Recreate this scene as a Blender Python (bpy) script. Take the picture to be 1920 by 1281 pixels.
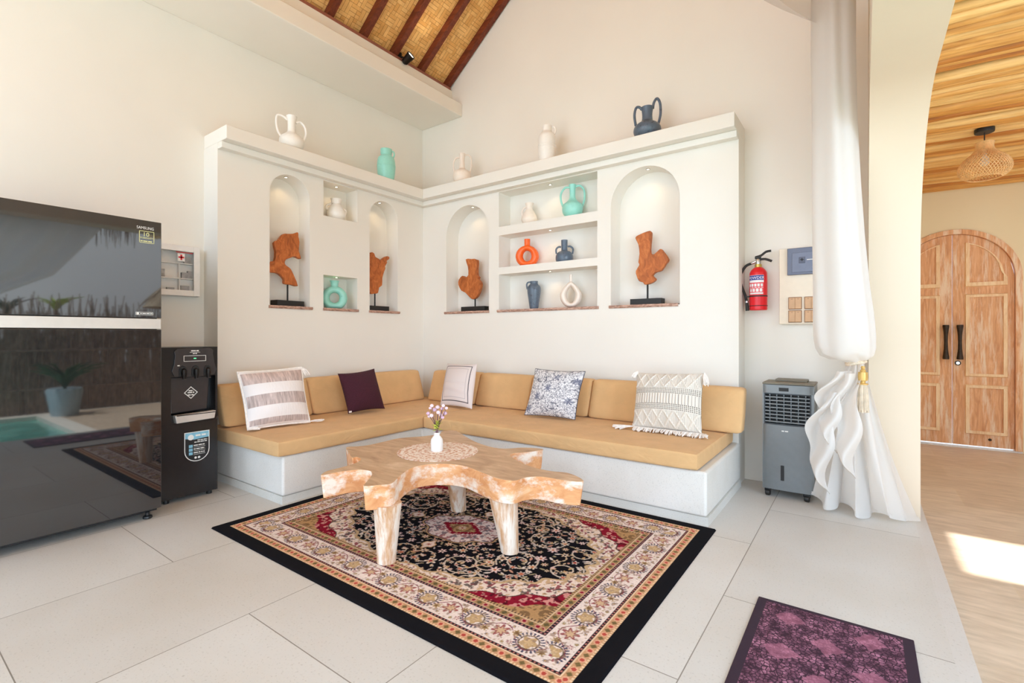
import bpy, bmesh, math, random
import numpy as np
from mathutils import Vector, Matrix
from mathutils.geometry import tessellate_polygon

# ------------------------------------------------------------------ camera, sky, sun, exposure
for o in list(bpy.data.objects):
    bpy.data.objects.remove(o)
S = bpy.context.scene
C = S.collection
YAW = math.atan2(658, 910)
cam_d = bpy.data.cameras.new('camera')
cam_d.sensor_width = 36.0
cam_d.lens = 36.0 * 910 / 1920
cam_d.shift_y = -11.5 / 1920
cam_d.clip_start = 0.02
cam = bpy.data.objects.new('camera', cam_d)
C.objects.link(cam)
cam.location = (0, 0, 1.15)
cam.rotation_euler = (math.pi / 2, 0, YAW)
S.camera = cam
S.view_settings.view_transform = 'Standard'
S.view_settings.look = 'None'
S.view_settings.gamma = 1
S.view_settings.use_curve_mapping = False
S.view_settings.exposure = -0.10
S.cycles.max_bounces = 10
S.cycles.diffuse_bounces = 7
S.cycles.glossy_bounces = 4
S.cycles.transparent_max_bounces = 12
S.cycles.sample_clamp_indirect = 6

world = bpy.data.worlds.new('sky')
S.world = world
world.use_nodes = True
wn = world.node_tree.nodes
wn['Background'].inputs[0].default_value = (0.69, 0.85, 1.03, 1)
wn['Background'].inputs[1].default_value = 3.1


def lamp(name, kind, loc, energy, color=(1, 1, 1), target=None, **kw):
    d = bpy.data.lights.new(name, kind)
    d.energy = energy
    d.color = color
    for k, v in kw.items():
        setattr(d, k, v)
    o = bpy.data.objects.new(name, d)
    C.objects.link(o)
    o.location = loc
    if target is not None:
        o.rotation_euler = (Vector(target) - Vector(loc)).to_track_quat('-Z', 'Y').to_euler()
    return o


lamp('sun', 'SUN', (0, 0, 9), 10.0, (1, 0.98, 0.95), target=(-0.2, 3.6, 0), angle=0.02)
# added area lamps that brighten the room, standing in for garden and pool daylight
lamp('garden_fill', 'AREA', (-1.8, -7.0, 3.2), 50, (0.66, 0.84, 1.04), target=(-2.0, 3.0, 1.5),
     shape='RECTANGLE', size=6.0, size_y=4.0)
lamp('pool_fill', 'AREA', (7.0, -1.8, 1.9), 490, (0.68, 0.85, 1.04), target=(-3.6, 2.6, 1.4),
     shape='RECTANGLE', size=4.5, size_y=3.2)

# ------------------------------------------------------------------ helpers
rnd = random.Random(7)


def lin(r, g, b):
    f = lambda c: (c / 255 / 12.92) if c / 255 <= 0.04045 else ((c / 255 + 0.055) / 1.055) ** 2.4
    return (f(r), f(g), f(b))


def lin_np(a):
    a = np.asarray(a, dtype=np.float64) / 255
    return np.where(a <= 0.04045, a / 12.92, ((a + 0.055) / 1.055) ** 2.4)


class NT:
    def __init__(self, name):
        self.m = bpy.data.materials.new(name)
        self.m.use_nodes = True
        self.t = self.m.node_tree
        self.n = self.t.nodes
        self.b = self.n['Principled BSDF']
        self.out = self.n['Material Output']

    def node(self, kind, **kw):
        n = self.n.new(kind)
        for k, v in kw.items():
            if k.startswith('i_'):
                n.inputs[k[2:].replace('_', ' ')].default_value = v
            else:
                setattr(n, k, v)
        return n

    def link(self, a, b):
        self.t.links.new(a, b)

    def coord(self, scale=(1, 1, 1), kind='Object', loc=(0, 0, 0), rot=(0, 0, 0)):
        tc = self.n.new('ShaderNodeTexCoord')
        mp = self.n.new('ShaderNodeMapping')
        mp.inputs['Scale'].default_value = scale
        mp.inputs['Location'].default_value = loc
        mp.inputs['Rotation'].default_value = rot
        self.link(tc.outputs[kind], mp.inputs[0])
        return mp.outputs[0]

    def noise(self, vec, scale=5, detail=4, rough=0.5, dist=0):
        n = self.node('ShaderNodeTexNoise')
        n.inputs['Scale'].default_value = scale
        n.inputs['Detail'].default_value = detail
        n.inputs['Roughness'].default_value = rough
        n.inputs['Distortion'].default_value = dist
        self.link(vec, n.inputs['Vector'])
        return n.outputs['Fac']

    def ramp(self, fac, stops):
        r = self.n.new('ShaderNodeValToRGB')
        el = r.color_ramp.elements
        while len(el) < len(stops):
            el.new(0.5)
        for e, (p, c) in zip(el, stops):
            e.position = p
            e.color = (*c, 1)
        self.link(fac, r.inputs[0])
        return r.outputs[0]

    def mix(self, a, b, fac, mode='MIX'):
        m = self.n.new('ShaderNodeMix')
        m.data_type = 'RGBA'
        m.blend_type = mode
        for v, k in ((fac, 0), (a, 6), (b, 7)):
            if hasattr(v, 'links'):
                self.link(v, m.inputs[k])
            elif k == 0:
                m.inputs[0].default_value = v
            else:
                m.inputs[k].default_value = (*v, 1)
        return m.outputs[2]

    def math(self, op, a, b=0.0):
        m = self.n.new('ShaderNodeMath')
        m.operation = op
        for i, v in enumerate((a, b)):
            if hasattr(v, 'links'):
                self.link(v, m.inputs[i])
            else:
                m.inputs[i].default_value = v
        return m.outputs[0]

    def bump(self, h, strength=0.2, dist=0.01):
        b = self.n.new('ShaderNodeBump')
        b.inputs['Strength'].default_value = strength
        b.inputs['Distance'].default_value = dist
        self.link(h, b.inputs['Height'])
        self.link(b.outputs[0], self.b.inputs['Normal'])

    def set(self, color=None, rough=0.6, metal=0, spec=0.5, coat=0, ior=1.5):
        if color is not None:
            if hasattr(color, 'links'):
                self.link(color, self.b.inputs['Base Color'])
            else:
                self.b.inputs['Base Color'].default_value = (*color, 1)
        self.b.inputs['Roughness'].default_value = rough
        self.b.inputs['Metallic'].default_value = metal
        self.b.inputs['Specular IOR Level'].default_value = spec
        self.b.inputs['Coat Weight'].default_value = coat
        self.b.inputs['IOR'].default_value = ior
        return self


def plain(name, rgb, rough=0.5, metal=0, var=0.08, scale=30, bump=0.0, coat=0, spec=0.5, bscale=None, ior=1.5):
    t = NT(name)
    c = lin(*rgb)
    v = t.coord()
    n = t.noise(v, scale, 3)
    col = t.ramp(n, [(0.3, tuple(x * (1 - var) for x in c)), (0.7, tuple(min(1, x * (1 + var)) for x in c))])
    t.set(col, rough, metal, spec, coat, ior)
    if bump:
        t.bump(t.noise(v, bscale or scale * 3, 3), bump, 0.004)
    return t.m


def glow(name, rgb, strength):
    t = NT(name)
    t.set(rgb, 0.4)
    t.b.inputs['Emission Color'].default_value = (*rgb, 1)
    t.b.inputs['Emission Strength'].default_value = strength
    return t.m


def attr_mat(name, rough=0.9, bump=0.0, bscale=400, sheen=0.0):
    t = NT(name)
    a = t.node('ShaderNodeAttribute', attribute_name='Col')
    t.set(a.outputs['Color'], rough, 0, 0.08)
    t.b.inputs['Sheen Weight'].default_value = sheen
    if bump:
        t.bump(t.noise(t.coord(), bscale, 3), bump, 0.003)
    return t.m


class B:
    """collects geometry in world coordinates and links it as one mesh object"""

    def __init__(self):
        self.v, self.f, self.mi = [], [], []

    def add(self, verts, faces, mi=0):
        k = len(self.v)
        self.v += [tuple(p) for p in verts]
        self.f += [tuple(i + k for i in f) for f in faces]
        self.mi += [mi] * len(faces)
        return self

    def box(self, x0, x1, y0, y1, z0, z1, mi=0, M=None):
        p = [Vector((x, y, z)) for x in (x0, x1) for y in (y0, y1) for z in (z0, z1)]
        if M is not None:
            p = [M @ q for q in p]
        return self.add(p, [(0, 1, 3, 2), (4, 6, 7, 5), (0, 4, 5, 1), (2, 3, 7, 6), (0, 2, 6, 4), (1, 5, 7, 3)], mi)

    def lathe(self, prof, c=(0, 0, 0), n=32, sx=1, sy=1, M=None, mi=0, cap0=True, cap1=True):
        vs, fs = [], []
        for r, z in prof:
            for k in range(n):
                a = 2 * math.pi * k / n
                q = Vector((r * math.cos(a) * sx, r * math.sin(a) * sy, z))
                q = (M @ q) if M is not None else q + Vector(c)
                vs.append(q)
        for i in range(len(prof) - 1):
            for k in range(n):
                k2 = (k + 1) % n
                fs.append((i * n + k, i * n + k2, (i + 1) * n + k2, (i + 1) * n + k))
        if cap0:
            fs.append(tuple(reversed(range(n))))
        if cap1:
            fs.append(tuple((len(prof) - 1) * n + k for k in range(n)))
        return self.add(vs, fs, mi)

    def tube(self, pts, r, n=8, closed=False, mi=0, flat=1.0):
        pts = [Vector(p) for p in pts]
        m = len(pts)
        rs = r if hasattr(r, '__len__') else [r] * m
        vs, fs = [], []
        up = Vector((0.3, 0.2, 0.93))
        prev = None
        for i, p in enumerate(pts):
            if closed:
                d = pts[(i + 1) % m] - pts[i - 1]
            else:
                d = pts[min(i + 1, m - 1)] - pts[max(i - 1, 0)]
            d.normalize()
            if prev is None:
                a = d.cross(up)
                if a.length < 1e-4:
                    a = d.cross(Vector((1, 0, 0)))
            else:
                a = prev - d * prev.dot(d)
            a.normalize()
            prev = a
            b = d.cross(a)
            for k in range(n):
                t = 2 * math.pi * k / n
                vs.append(p + a * (math.cos(t) * rs[i]) + b * (math.sin(t) * rs[i] * flat))
        for i in range(m if closed else m - 1):
            j = (i + 1) % m
            for k in range(n):
                k2 = (k + 1) % n
                fs.append((i * n + k, i * n + k2, j * n + k2, j * n + k))
        if not closed:
            fs.append(tuple(reversed(range(n))))
            fs.append(tuple((m - 1) * n + k for k in range(n)))
        return self.add(vs, fs, mi)

    def prism(self, pts, o, r, u, n, t0, t1, mi=0, mi_side=None, shrink=0.0, cap0=True):
        """polygon pts in the (r,u) plane through o, from offset t0 to t1 along n"""
        o, r, u, n = map(Vector, (o, r, u, n))
        m = len(pts)
        cx = sum(p[0] for p in pts) / m
        cy = sum(p[1] for p in pts) / m
        low = [(p[0] + (cx - p[0]) * shrink, p[1] + (cy - p[1]) * shrink) for p in pts]
        vs = [o + r * p[0] + u * p[1] + n * t0 for p in low] + [o + r * p[0] + u * p[1] + n * t1 for p in pts]
        ms = mi if mi_side is None else mi_side
        if cap0:
            self.add(vs, [tuple(reversed(range(m)))], ms)
        else:
            self.add(vs, [], ms)
        k = len(self.v) - 2 * m
        self.f.append(tuple(k + m + i for i in range(m)))
        self.mi.append(mi)
        for i in range(m):
            j = (i + 1) % m
            self.f.append((k + i, k + j, k + m + j, k + m + i))
            self.mi.append(ms)
        return self

    def grid(self, P, mi=0, wrap=False):
        """P: list of rows of points"""
        nr, nc = len(P), len(P[0])
        vs = [q for row in P for q in row]
        fs = []
        for i in range(nr - 1):
            for j in range(nc if wrap else nc - 1):
                j2 = (j + 1) % nc
                fs.append((i * nc + j, i * nc + j2, (i + 1) * nc + j2, (i + 1) * nc + j))
        return self.add(vs, fs, mi)

    def obj(self, name, mats, parent=None, origin=None, smooth=False, bevel=0, seg=2, solid=0, fixn=True, angle=40):
        me = bpy.data.meshes.new(name)
        if parent is not None:
            off = Vector(parent.get('_w', parent.location))
        else:
            off = Vector(origin) if origin is not None else Vector((0, 0, 0))
        me.from_pydata([tuple(Vector(p) - off) for p in self.v], [], self.f)
        if not isinstance(mats, (list, tuple)):
            mats = [mats]
        for m in mats:
            me.materials.append(m)
        me.polygons.foreach_set('material_index', self.mi)
        if fixn:
            bm = bmesh.new()
            bm.from_mesh(me)
            bmesh.ops.recalc_face_normals(bm, faces=bm.faces)
            bm.to_mesh(me)
            bm.free()
        me.update()
        if smooth:
            me.shade_smooth()
            me.set_sharp_from_angle(angle=math.radians(angle))
        o = bpy.data.objects.new(name, me)
        C.objects.link(o)
        if parent is not None:
            o.parent = parent
            o['_w'] = tuple(off)
        else:
            o.location = off
        if solid:
            md = o.modifiers.new('solid', 'SOLIDIFY')
            md.thickness = solid
            md.offset = 0
        if bevel:
            md = o.modifiers.new('bevel', 'BEVEL')
            md.width = bevel
            md.segments = seg
            md.limit_method = 'ANGLE'
            md.angle_limit = math.radians(35)
            me.shade_smooth()
            md.harden_normals = True
        return o


def tag(o, label=None, cat=None, group=None, kind=None):
    if label:
        o['label'] = label
    if cat:
        o['category'] = cat
    if group:
        o['group'] = group
    if kind:
        o['kind'] = kind
    return o


def thing(name, label, cat, loc, group=None):
    o = bpy.data.objects.new(name, None)
    o.empty_display_size = 0.05
    C.objects.link(o)
    o.location = loc
    o['_w'] = tuple(loc)
    return tag(o, label, cat, group)


def struct(b, name, mats, **kw):
    return tag(b.obj(name, mats, **kw), kind='structure')


def text(name, body, size, o, right, up, mat, parent, align='CENTER', ext=0.0004, sx=1.0):
    cu = bpy.data.curves.new(name, 'FONT')
    cu.body = body
    cu.size = size
    cu.align_x = align
    cu.extrude = ext
    cu.resolution_u = 2
    tmp = bpy.data.objects.new('tmp', cu)
    me = bpy.data.meshes.new_from_object(tmp)
    bpy.data.objects.remove(tmp)
    bpy.data.curves.remove(cu)
    r, u = Vector(right), Vector(up)
    n = r.cross(u)
    w = Vector(parent['_w'])
    for v in me.vertices:
        c = v.co
        v.co = Vector(o) - w + r * c.x * sx + u * c.y + n * c.z
    me.materials.clear()
    me.materials.append(mat)
    me.name = name
    ob = bpy.data.objects.new(name, me)
    C.objects.link(ob)
    ob.parent = parent
    ob['_w'] = tuple(w)
    return ob


def bars(parent, mat, o, right, up, width, h, seed=1, name='print'):
    """small print too fine to read: word-long marks in a row"""
    r = random.Random(seed)
    b = B()
    x = 0.0
    o, right, up = Vector(o), Vector(right), Vector(up)
    n = right.cross(up)
    while x < width:
        w = min(r.uniform(1.4, 4.0) * h, width - x)
        p = [o + right * (x + a * w) + up * (c * h) + n * d for d in (-.0003, .0003) for a, c in ((0, 0), (1, 0), (1, 1), (0, 1))]
        b.add(p, [(0, 1, 2, 3), (4, 7, 6, 5), (0, 4, 5, 1), (1, 5, 6, 2), (2, 6, 7, 3), (3, 7, 4, 0)])
        x += w + h * 0.55
    return b.obj(name, mat, parent)


def catmull(pts, k=4, closed=True):
    out = []
    m = len(pts)
    for i in range(m if closed else m - 1):
        if closed:
            p0, p1, p2, p3 = pts[i - 1], pts[i], pts[(i + 1) % m], pts[(i + 2) % m]
        else:
            p0, p1, p2, p3 = pts[max(i - 1, 0)], pts[i], pts[i + 1], pts[min(i + 2, m - 1)]
        for j in range(k):
            t = j / k
            out.append(tuple(0.5 * ((2 * b) + (c - a) * t + (2 * a - 5 * b + 4 * c - d) * t * t + (3 * b - a - 3 * c + d) * t ** 3)
                             for a, b, c, d in zip(p0, p1, p2, p3)))
    if not closed:
        out.append(tuple(pts[-1]))
    return out


# ------------------------------------------------------------------ materials of the setting
def wall_mat(name, rgb, bump=0.06):
    t = NT(name)
    c = lin(*rgb)
    v = t.coord()
    n1 = t.noise(v, 1.3, 3)
    n2 = t.noise(v, 22, 4)
    col = t.ramp(n1, [(0.35, tuple(x * 0.965 for x in c)), (0.7, c)])
    t.set(col, 0.75, 0, 0.25)
    t.bump(n2, bump, 0.01)
    return t.m


M_wall = wall_mat('cream_plaster', (236, 231, 222))
M_niche = wall_mat('cream_plaster_smooth', (236, 232, 224), 0.04)
M_wall_terrace = wall_mat('yellow_cream_plaster', (238, 222, 184))
M_garden_wall = wall_mat('garden_wall_white', (240, 241, 243), 0.1)


def floor_mat():
    t = NT('terrazzo_tiles')
    sep = t.node('ShaderNodeSeparateXYZ')
    t.link(t.coord(), sep.inputs[0])
    comb = t.node('ShaderNodeCombineXYZ')
    t.link(t.math('ADD', sep.outputs[1], -0.338 + 1.3 * 6 + 0.0), comb.inputs[0])
    t.link(t.math('ADD', sep.outputs[0], 0.5 + 0.778 * 10), comb.inputs[1])
    br = t.node('ShaderNodeTexBrick')
    br.offset = 0.5
    br.offset_frequency = 2
    br.inputs['Scale'].default_value = 1
    br.inputs['Brick Width'].default_value = 1.3
    br.inputs['Row Height'].default_value = 0.778
    br.inputs['Mortar Size'].default_value = 0.0022
    br.inputs['Mortar Smooth'].default_value = 0.2
    br.inputs['Bias'].default_value = 0
    br.inputs['Color1'].default_value = (*lin(212, 210, 206), 1)
    br.inputs['Color2'].default_value = (*lin(206, 203, 198), 1)
    br.inputs['Mortar'].default_value = (*lin(138, 132, 124), 1)
    t.link(comb.outputs[0], br.inputs[0])
    v = t.coord()
    tile = t.mix(br.outputs['Color'], lin(209, 206, 202), t.math('GREATER_THAN', sep.outputs[0], 0.262))
    sp = t.ramp(t.noise(v, 110, 2), [(0.27, (0.80, 0.79, 0.77)), (0.40, (1, 1, 1))])
    bl = t.ramp(t.noise(v, 1.6, 4), [(0.3, (0.93, 0.90, 0.86)), (0.65, (1, 1, 1))])
    c = t.mix(tile, sp, 1.0, 'MULTIPLY')
    c = t.mix(c, bl, 1.0, 'MULTIPLY')
    t.set(c, 0.38, 0, 0.35)
    return t.m


M_floor = floor_mat()


def terrazzo(name, rgb):
    t = NT(name)
    v = t.coord()
    c = lin(*rgb)
    sp = t.ramp(t.noise(v, 170, 2), [(0.28, tuple(x * 0.80 for x in c)), (0.42, c)])
    bl = t.ramp(t.noise(v, 2.5, 4), [(0.3, (0.9, 0.88, 0.85)), (0.65, (1, 1, 1))])
    t.set(t.mix(sp, bl, 1.0, 'MULTIPLY'), 0.5, 0, 0.3)
    return t.m


M_bench = terrazzo('white_terrazzo', (228, 226, 221))


def travertine():
    t = NT('travertine_paving')
    v = t.coord(loc=(0.3, 0.2, 0))
    br = t.node('ShaderNodeTexBrick')
    br.offset = 0.43
    br.inputs['Scale'].default_value = 1
    br.inputs['Brick Width'].default_value = 0.9
    br.inputs['Row Height'].default_value = 0.45
    br.inputs['Mortar Size'].default_value = 0.004
    br.inputs['Color1'].default_value = (*lin(224, 208, 187), 1)
    br.inputs['Color2'].default_value = (*lin(213, 194, 171), 1)
    br.inputs['Mortar'].default_value = (*lin(218, 200, 174), 1)
    t.link(v, br.inputs[0])
    n = t.ramp(t.noise(t.coord((2, 9, 1)), 3, 6, 0.6), [(0.3, (0.78, 0.74, 0.7)), (0.7, (1.05, 1.02, 1.0))])
    t.set(t.mix(br.outputs['Color'], n, 1.0, 'MULTIPLY'), 0.35, 0, 0.35)
    return t.m


M_trav = travertine()


def woven_mat():
    t = NT('woven_bamboo_mat')
    v = t.coord(kind='UV')
    k = 0.075

    def brick(rot, off):
        m = t.node('ShaderNodeMapping')
        m.inputs['Rotation'].default_value = (0, 0, rot)
        m.inputs['Location'].default_value = (off, 0, 0)
        t.link(v, m.inputs[0])
        b = t.node('ShaderNodeTexBrick')
        b.offset = 0.25
        b.offset_frequency = 4
        b.inputs['Scale'].default_value = 1
        b.inputs['Brick Width'].default_value = k * 2
        b.inputs['Row Height'].default_value = k / 2
        b.inputs['Mortar Size'].default_value = 0.0022
        b.inputs['Mortar Smooth'].default_value = 0.3
        b.inputs['Color1'].default_value = (*lin(250, 208, 140), 1)
        b.inputs['Color2'].default_value = (*lin(232, 178, 106), 1)
        b.inputs['Mortar'].default_value = (*lin(168, 114, 58), 1)
        t.link(m.outputs[0], b.inputs[0])
        return b.outputs['Color']

    ch = t.node('ShaderNodeTexChecker')
    ch.inputs['Scale'].default_value = 1 / (k * 1.5)
    t.link(v, ch.inputs[0])
    c = t.mix(brick(0, 0), brick(math.pi / 2, 0.03), ch.outputs['Fac'])
    n = t.ramp(t.noise(v, 9, 5, 0.7), [(0.3, (0.84, 0.78, 0.72)), (0.65, (1.08, 1.05, 1.0))])
    t.set(t.mix(c, n, 1.0, 'MULTIPLY'), 0.6, 0, 0.3)
    return t.m


M_woven = woven_mat()


def wood(name, c1, c2, c3=None, scale=(1, 1, 1), ns=6, rough=0.5, wash=None, wash_amt=0.5, bump=0.15):
    t = NT(name)
    v = t.coord(scale)
    n = t.noise(v, ns, 6, 0.6, 1.2)
    st = [(0.28, lin(*c1)), (0.55, lin(*c2))]
    if c3:
        st.append((0.75, lin(*c3)))
    col = t.ramp(n, st)
    if wash:
        w = t.ramp(t.noise(t.coord(tuple(s * 0.7 for s in scale), loc=(3, 1, 2)), ns * 0.9, 5, 0.7),
                   [(wash_amt - 0.06, (0, 0, 0)), (wash_amt + 0.08, (1, 1, 1))])
        col = t.mix(col, lin(*wash), w)
    t.set(col, rough, 0, 0.35)
    t.bump(n, bump, 0.004)
    return t.m


M_rafter = wood('dark_red_rafter', (78, 32, 20), (118, 54, 32), (142, 72, 44), (1, 6, 6), 5, 0.45)
M_bamboo = wood('split_bamboo', (190, 130, 66), (228, 172, 98), (246, 206, 140), (0.9, 14, 14), 2.0, 0.4)
M_sill = wood('rough_sill_wood', (92, 58, 48), (196, 158, 140), (226, 196, 178), (6, 6, 30), 3, 0.6)
M_black = plain('black_base', (26, 24, 23), 0.5)
M_dark_metal = plain('dark_metal', (38, 34, 32), 0.4, 0.6)
M_chrome = plain('polished_metal', (210, 208, 204), 0.2, 1.0, 0.03)
M_lampface = glow('lit_lamp_face', (1.0, 0.88, 0.68), 9.0)

# ------------------------------------------------------------------ the room shell
XW, YW = -4.45, 4.25          # left wall face, back wall face
PX, PY = -4.20, 4.02          # faces of the thick niche walls
PY0, PX1 = 1.773, -0.769      # their free ends
ZC = 2.81                     # top of the niche walls
XR0, XR1 = 0.03, 0.29         # wall with the wide archway
YJ = 3.93
FLT = -0.08                   # terrace level
RX, RZ = -2.1, 5.66           # ridge
SL = 0.79

b = B().box(-5.2, 0.32, -2.2, YW + 0.1, -0.25, 0.0)
struct(b, 'floor', M_floor)
b = B().box(XW - 0.2, XW, -2.2, YW + 0.2, 0, 4.13)
struct(b, 'wall_left', M_wall)


def roof_z(x):
    return RZ - abs(x - RX) * SL


b = B()
pts = [(XW - 0.2, 0), (0.31, 0), (0.31, roof_z(0.31) - 0.02), (RX, RZ - 0.02), (-4.1, roof_z(-4.1) - 0.02), (XW - 0.2, 4.08)]
b.prism(pts, (0, YW, 0), (1, 0, 0), (0, 0, 1), (0, 1, 0), 0.0, 0.2)
struct(b, 'wall_back', M_wall)

# archway wall on the pool side: jamb, rounded head, flat lintel
b = B()
prof = [(YJ, 0.0)]
for k in range(0, 17):
    a = math.pi / 2 * k / 16
    prof.append((YJ - 0.86 + 0.86 * math.cos(a), 1.62 + 0.83 * math.sin(a)))
prof += [(-1.4, 2.45), (-1.4, 0.0), (-2.2, 0.0), (-2.2, 3.76), (YW, 3.76), (YW, 0.0)]
b.prism(prof, (XR0, 0, 0), (0, 1, 0), (0, 0, 1), (1, 0, 0), 0.0, XR1 - XR0)
struct(b, 'wall_right', wall_mat('warm_cream_plaster', (224, 209, 188)), smooth=True, angle=25)
# wall of the house along the terrace, behind the back wall
b = B().box(0.05, XR1, YW + 0.2, 7.2, FLT, 2.95)
struct(b, 'wall_terrace', M_wall_terrace)

# ceiling: woven mats on two slopes
for nm, sgn in (('ceiling', -1), ('ceiling.001', 1)):
    x_e = -4.6 if sgn < 0 else 0.52
    me = bpy.data.meshes.new(nm)
    L = abs(x_e - RX)
    y0, y1 = -2.4, YW + 0.25
    vs = [(RX, y0, RZ), (RX, y1, RZ), (x_e, y1, RZ - L * SL), (x_e, y0, RZ - L * SL)]
    vs += [(p[0], p[1], p[2] + 0.12) for p in vs]
    me.from_pydata(vs, [], [(0, 1, 2, 3), (7, 6, 5, 4), (0, 4, 5, 1), (1, 5, 6, 2), (2, 6, 7, 3), (3, 7, 4, 0)])
    uv = me.uv_layers.new(name='UVMap')
    for lp in me.loops:
        p = me.vertices[lp.vertex_index].co
        uv.data[lp.index].uv = (abs(p.x - RX) * 1.274, p.y)
    me.materials.append(M_woven)
    o = bpy.data.objects.new(nm, me)
    C.objects.link(o)
    tag(o, kind='structure')

ang = math.atan(SL)
lab = ['Dark stained rafter hard against the back wall, running up the woven ceiling',
       'Dark stained rafter second from the back wall under the woven ceiling',
       'Dark stained rafter third from the back wall, rising right behind the small black spotlight',
       'Dark stained rafter fourth from the back wall under the woven ceiling',
       'Dark stained rafter fifth from the back wall, leftmost at the top edge of the photo']
for i, y in enumerate((4.205, 3.79, 3.40, 3.02, 2.64)):
    x0, x1 = -4.05, RX - 0.02
    n = Vector((SL, 0, -1)).normalized()
    a, c = Vector((x0, y, roof_z(x0) - 0.004)), Vector((x1, y, roof_z(x1) - 0.004))
    w, d = 0.030, 0.075
    vs = []
    for p in (a, c):
        for s in (-w, w):
            for q in (0, d):
                vs.append(p + Vector((0, s, 0)) + n * q)
    bb = B().add(vs, [(0, 1, 3, 2), (4, 6, 7, 5), (0, 4, 5, 1), (2, 3, 7, 6), (0, 2, 6, 4), (1, 5, 7, 3)])
    o = bb.obj('rafter', M_rafter, origin=a)
    tag(o, lab[i], 'roof beam', 'rafters under the woven ceiling')

# plaster ledge along the left wall, its upstand, and the timber plate
b = B().box(XW, -3.79, -2.2, YW, 3.70, 3.85)
struct(b, 'trim_1', M_wall, bevel=0.01)
b = B().box(XW, -3.947, -2.2, YW - 0.0, 3.85, 4.045)
struct(b, 'trim_2', M_wall)
b = B().box(-4.2, -3.957, -2.2, YW - 0.02, 4.0455, 4.083)
struct(b, 'trim_3', plain('timber_plate', (150, 92, 74), 0.6))


# thick niche walls ------------------------------------------------
def arch_outline(c0, c1, z0, ztop, n=20):
    """opening outline (u,z), counter-clockwise from bottom left"""
    r = (c1 - c0) / 2
    rise = min(r, ztop - z0 - 0.1)
    mid = (c0 + c1) / 2
    p = [(c0, z0), (c1, z0)]
    for k in range(n + 1):
        a = math.pi * k / n
        p.append((mid + r * math.cos(a), ztop - rise + rise * math.sin(a)))
    return p


def rect(c0, c1, z0, z1):
    return [(c0, z0), (c1, z0), (c1, z1), (c0, z1)]


def niche_wall(name, outer, holes, o, r, nrm, depth, mat):
    """wall face in plane through o spanned by r and z, facing nrm, with recesses of given depth"""
    o, r, nrm = Vector(o), Vector(r), Vector(nrm)
    P = lambda q, d=0.0: o + r * q[0] + Vector((0, 0, q[1])) - nrm * d
    bb = B()
    loops = [outer] + holes
    flat = [q for lp in loops for q in lp]
    tris = tessellate_polygon([[Vector((q[0], q[1], 0)) for q in lp] for lp in loops])
    bb.add([P(q) for q in flat], [tuple(t) for t in tris])
    for h in holes:
        m = len(h)
        bb.add([P(q) for q in h] + [P(q, depth) for q in h],
               [(i, (i + 1) % m, m + (i + 1) % m, m + i) for i in range(m)] + [tuple(range(m, 2 * m))])
    return bb, P


ZN = 1.405
ho = [arch_outline(2.195, 2.575, ZN, 2.60), rect(2.717, 3.103, 2.305, 2.64), rect(2.717, 3.103, ZN, 1.733),
      arch_outline(3.255, 3.635, ZN, 2.60)]
b, P = niche_wall('l', [(PY0, 0), (PY, 0), (PY, 2.699), (PY0, 2.699)], ho, (PX, 0, 0), (0, 1, 0), (1, 0, 0), 0.185, M_niche)
b.add([(PX, PY0, 0), (PX, PY0, 2.699), (XW, PY0, 2.699), (XW, PY0, 0)], [(0, 1, 2, 3)])
b.add([(PX, PY0, 2.699), (PX, PY, 2.699), (XW, PY, 2.699), (XW, PY0, 2.699)], [(0, 1, 2, 3)])
struct(b, 'wall_inner_left', M_niche, fixn=False, smooth=True, angle=30)

hb = [arch_outline(-3.824, -3.208, ZN, 2.575), arch_outline(-1.820, -1.213, ZN, 2.595),
      rect(-3.075, -1.952, ZN, 1.784), rect(-3.075, -1.952, 1.857, 2.19), rect(-3.075, -1.952, 2.28, 2.64)]
b, P = niche_wall('b', [(PX, 0), (PX1, 0), (PX1, 2.699), (PX, 2.699)], hb, (0, PY, 0), (1, 0, 0), (0, -1, 0), 0.2, M_niche)
b.add([(PX1, PY, 0), (PX1, PY, 2.699), (PX1, YW, 2.699), (PX1, YW, 0)], [(0, 1, 2, 3)])
b.add([(PX, PY, 2.699), (PX1, PY, 2.699), (PX1, YW, 2.699), (PX, YW, 2.699)], [(0, 1, 2, 3)])
struct(b, 'wall_inner_back', M_niche, fixn=False, smooth=True, angle=30)

# stepped cornices
for nm, e0, e1, z0, z1 in (('trim_4', 0.0, 0.07, 2.648, 2.70), ('trim_5', 0.0, 0.15, 2.70, ZC)):
    b = B().box(XW if z1 == ZC else PX, PX + e1, PY0, YW if z1 == ZC else PY, z0, z1)
    struct(b, nm, M_niche, bevel=0.006)
for nm, e1, z0, z1 in (('trim_6', 0.07, 2.648, 2.70), ('trim_7', 0.15, 2.70, ZC)):
    b = B().box(PX + (0.151 if z1 == ZC else 0.071), PX1, PY - e1, YW if z1 == ZC else PY, z0, z1)
    struct(b, nm, M_niche, bevel=0.006)

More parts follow.
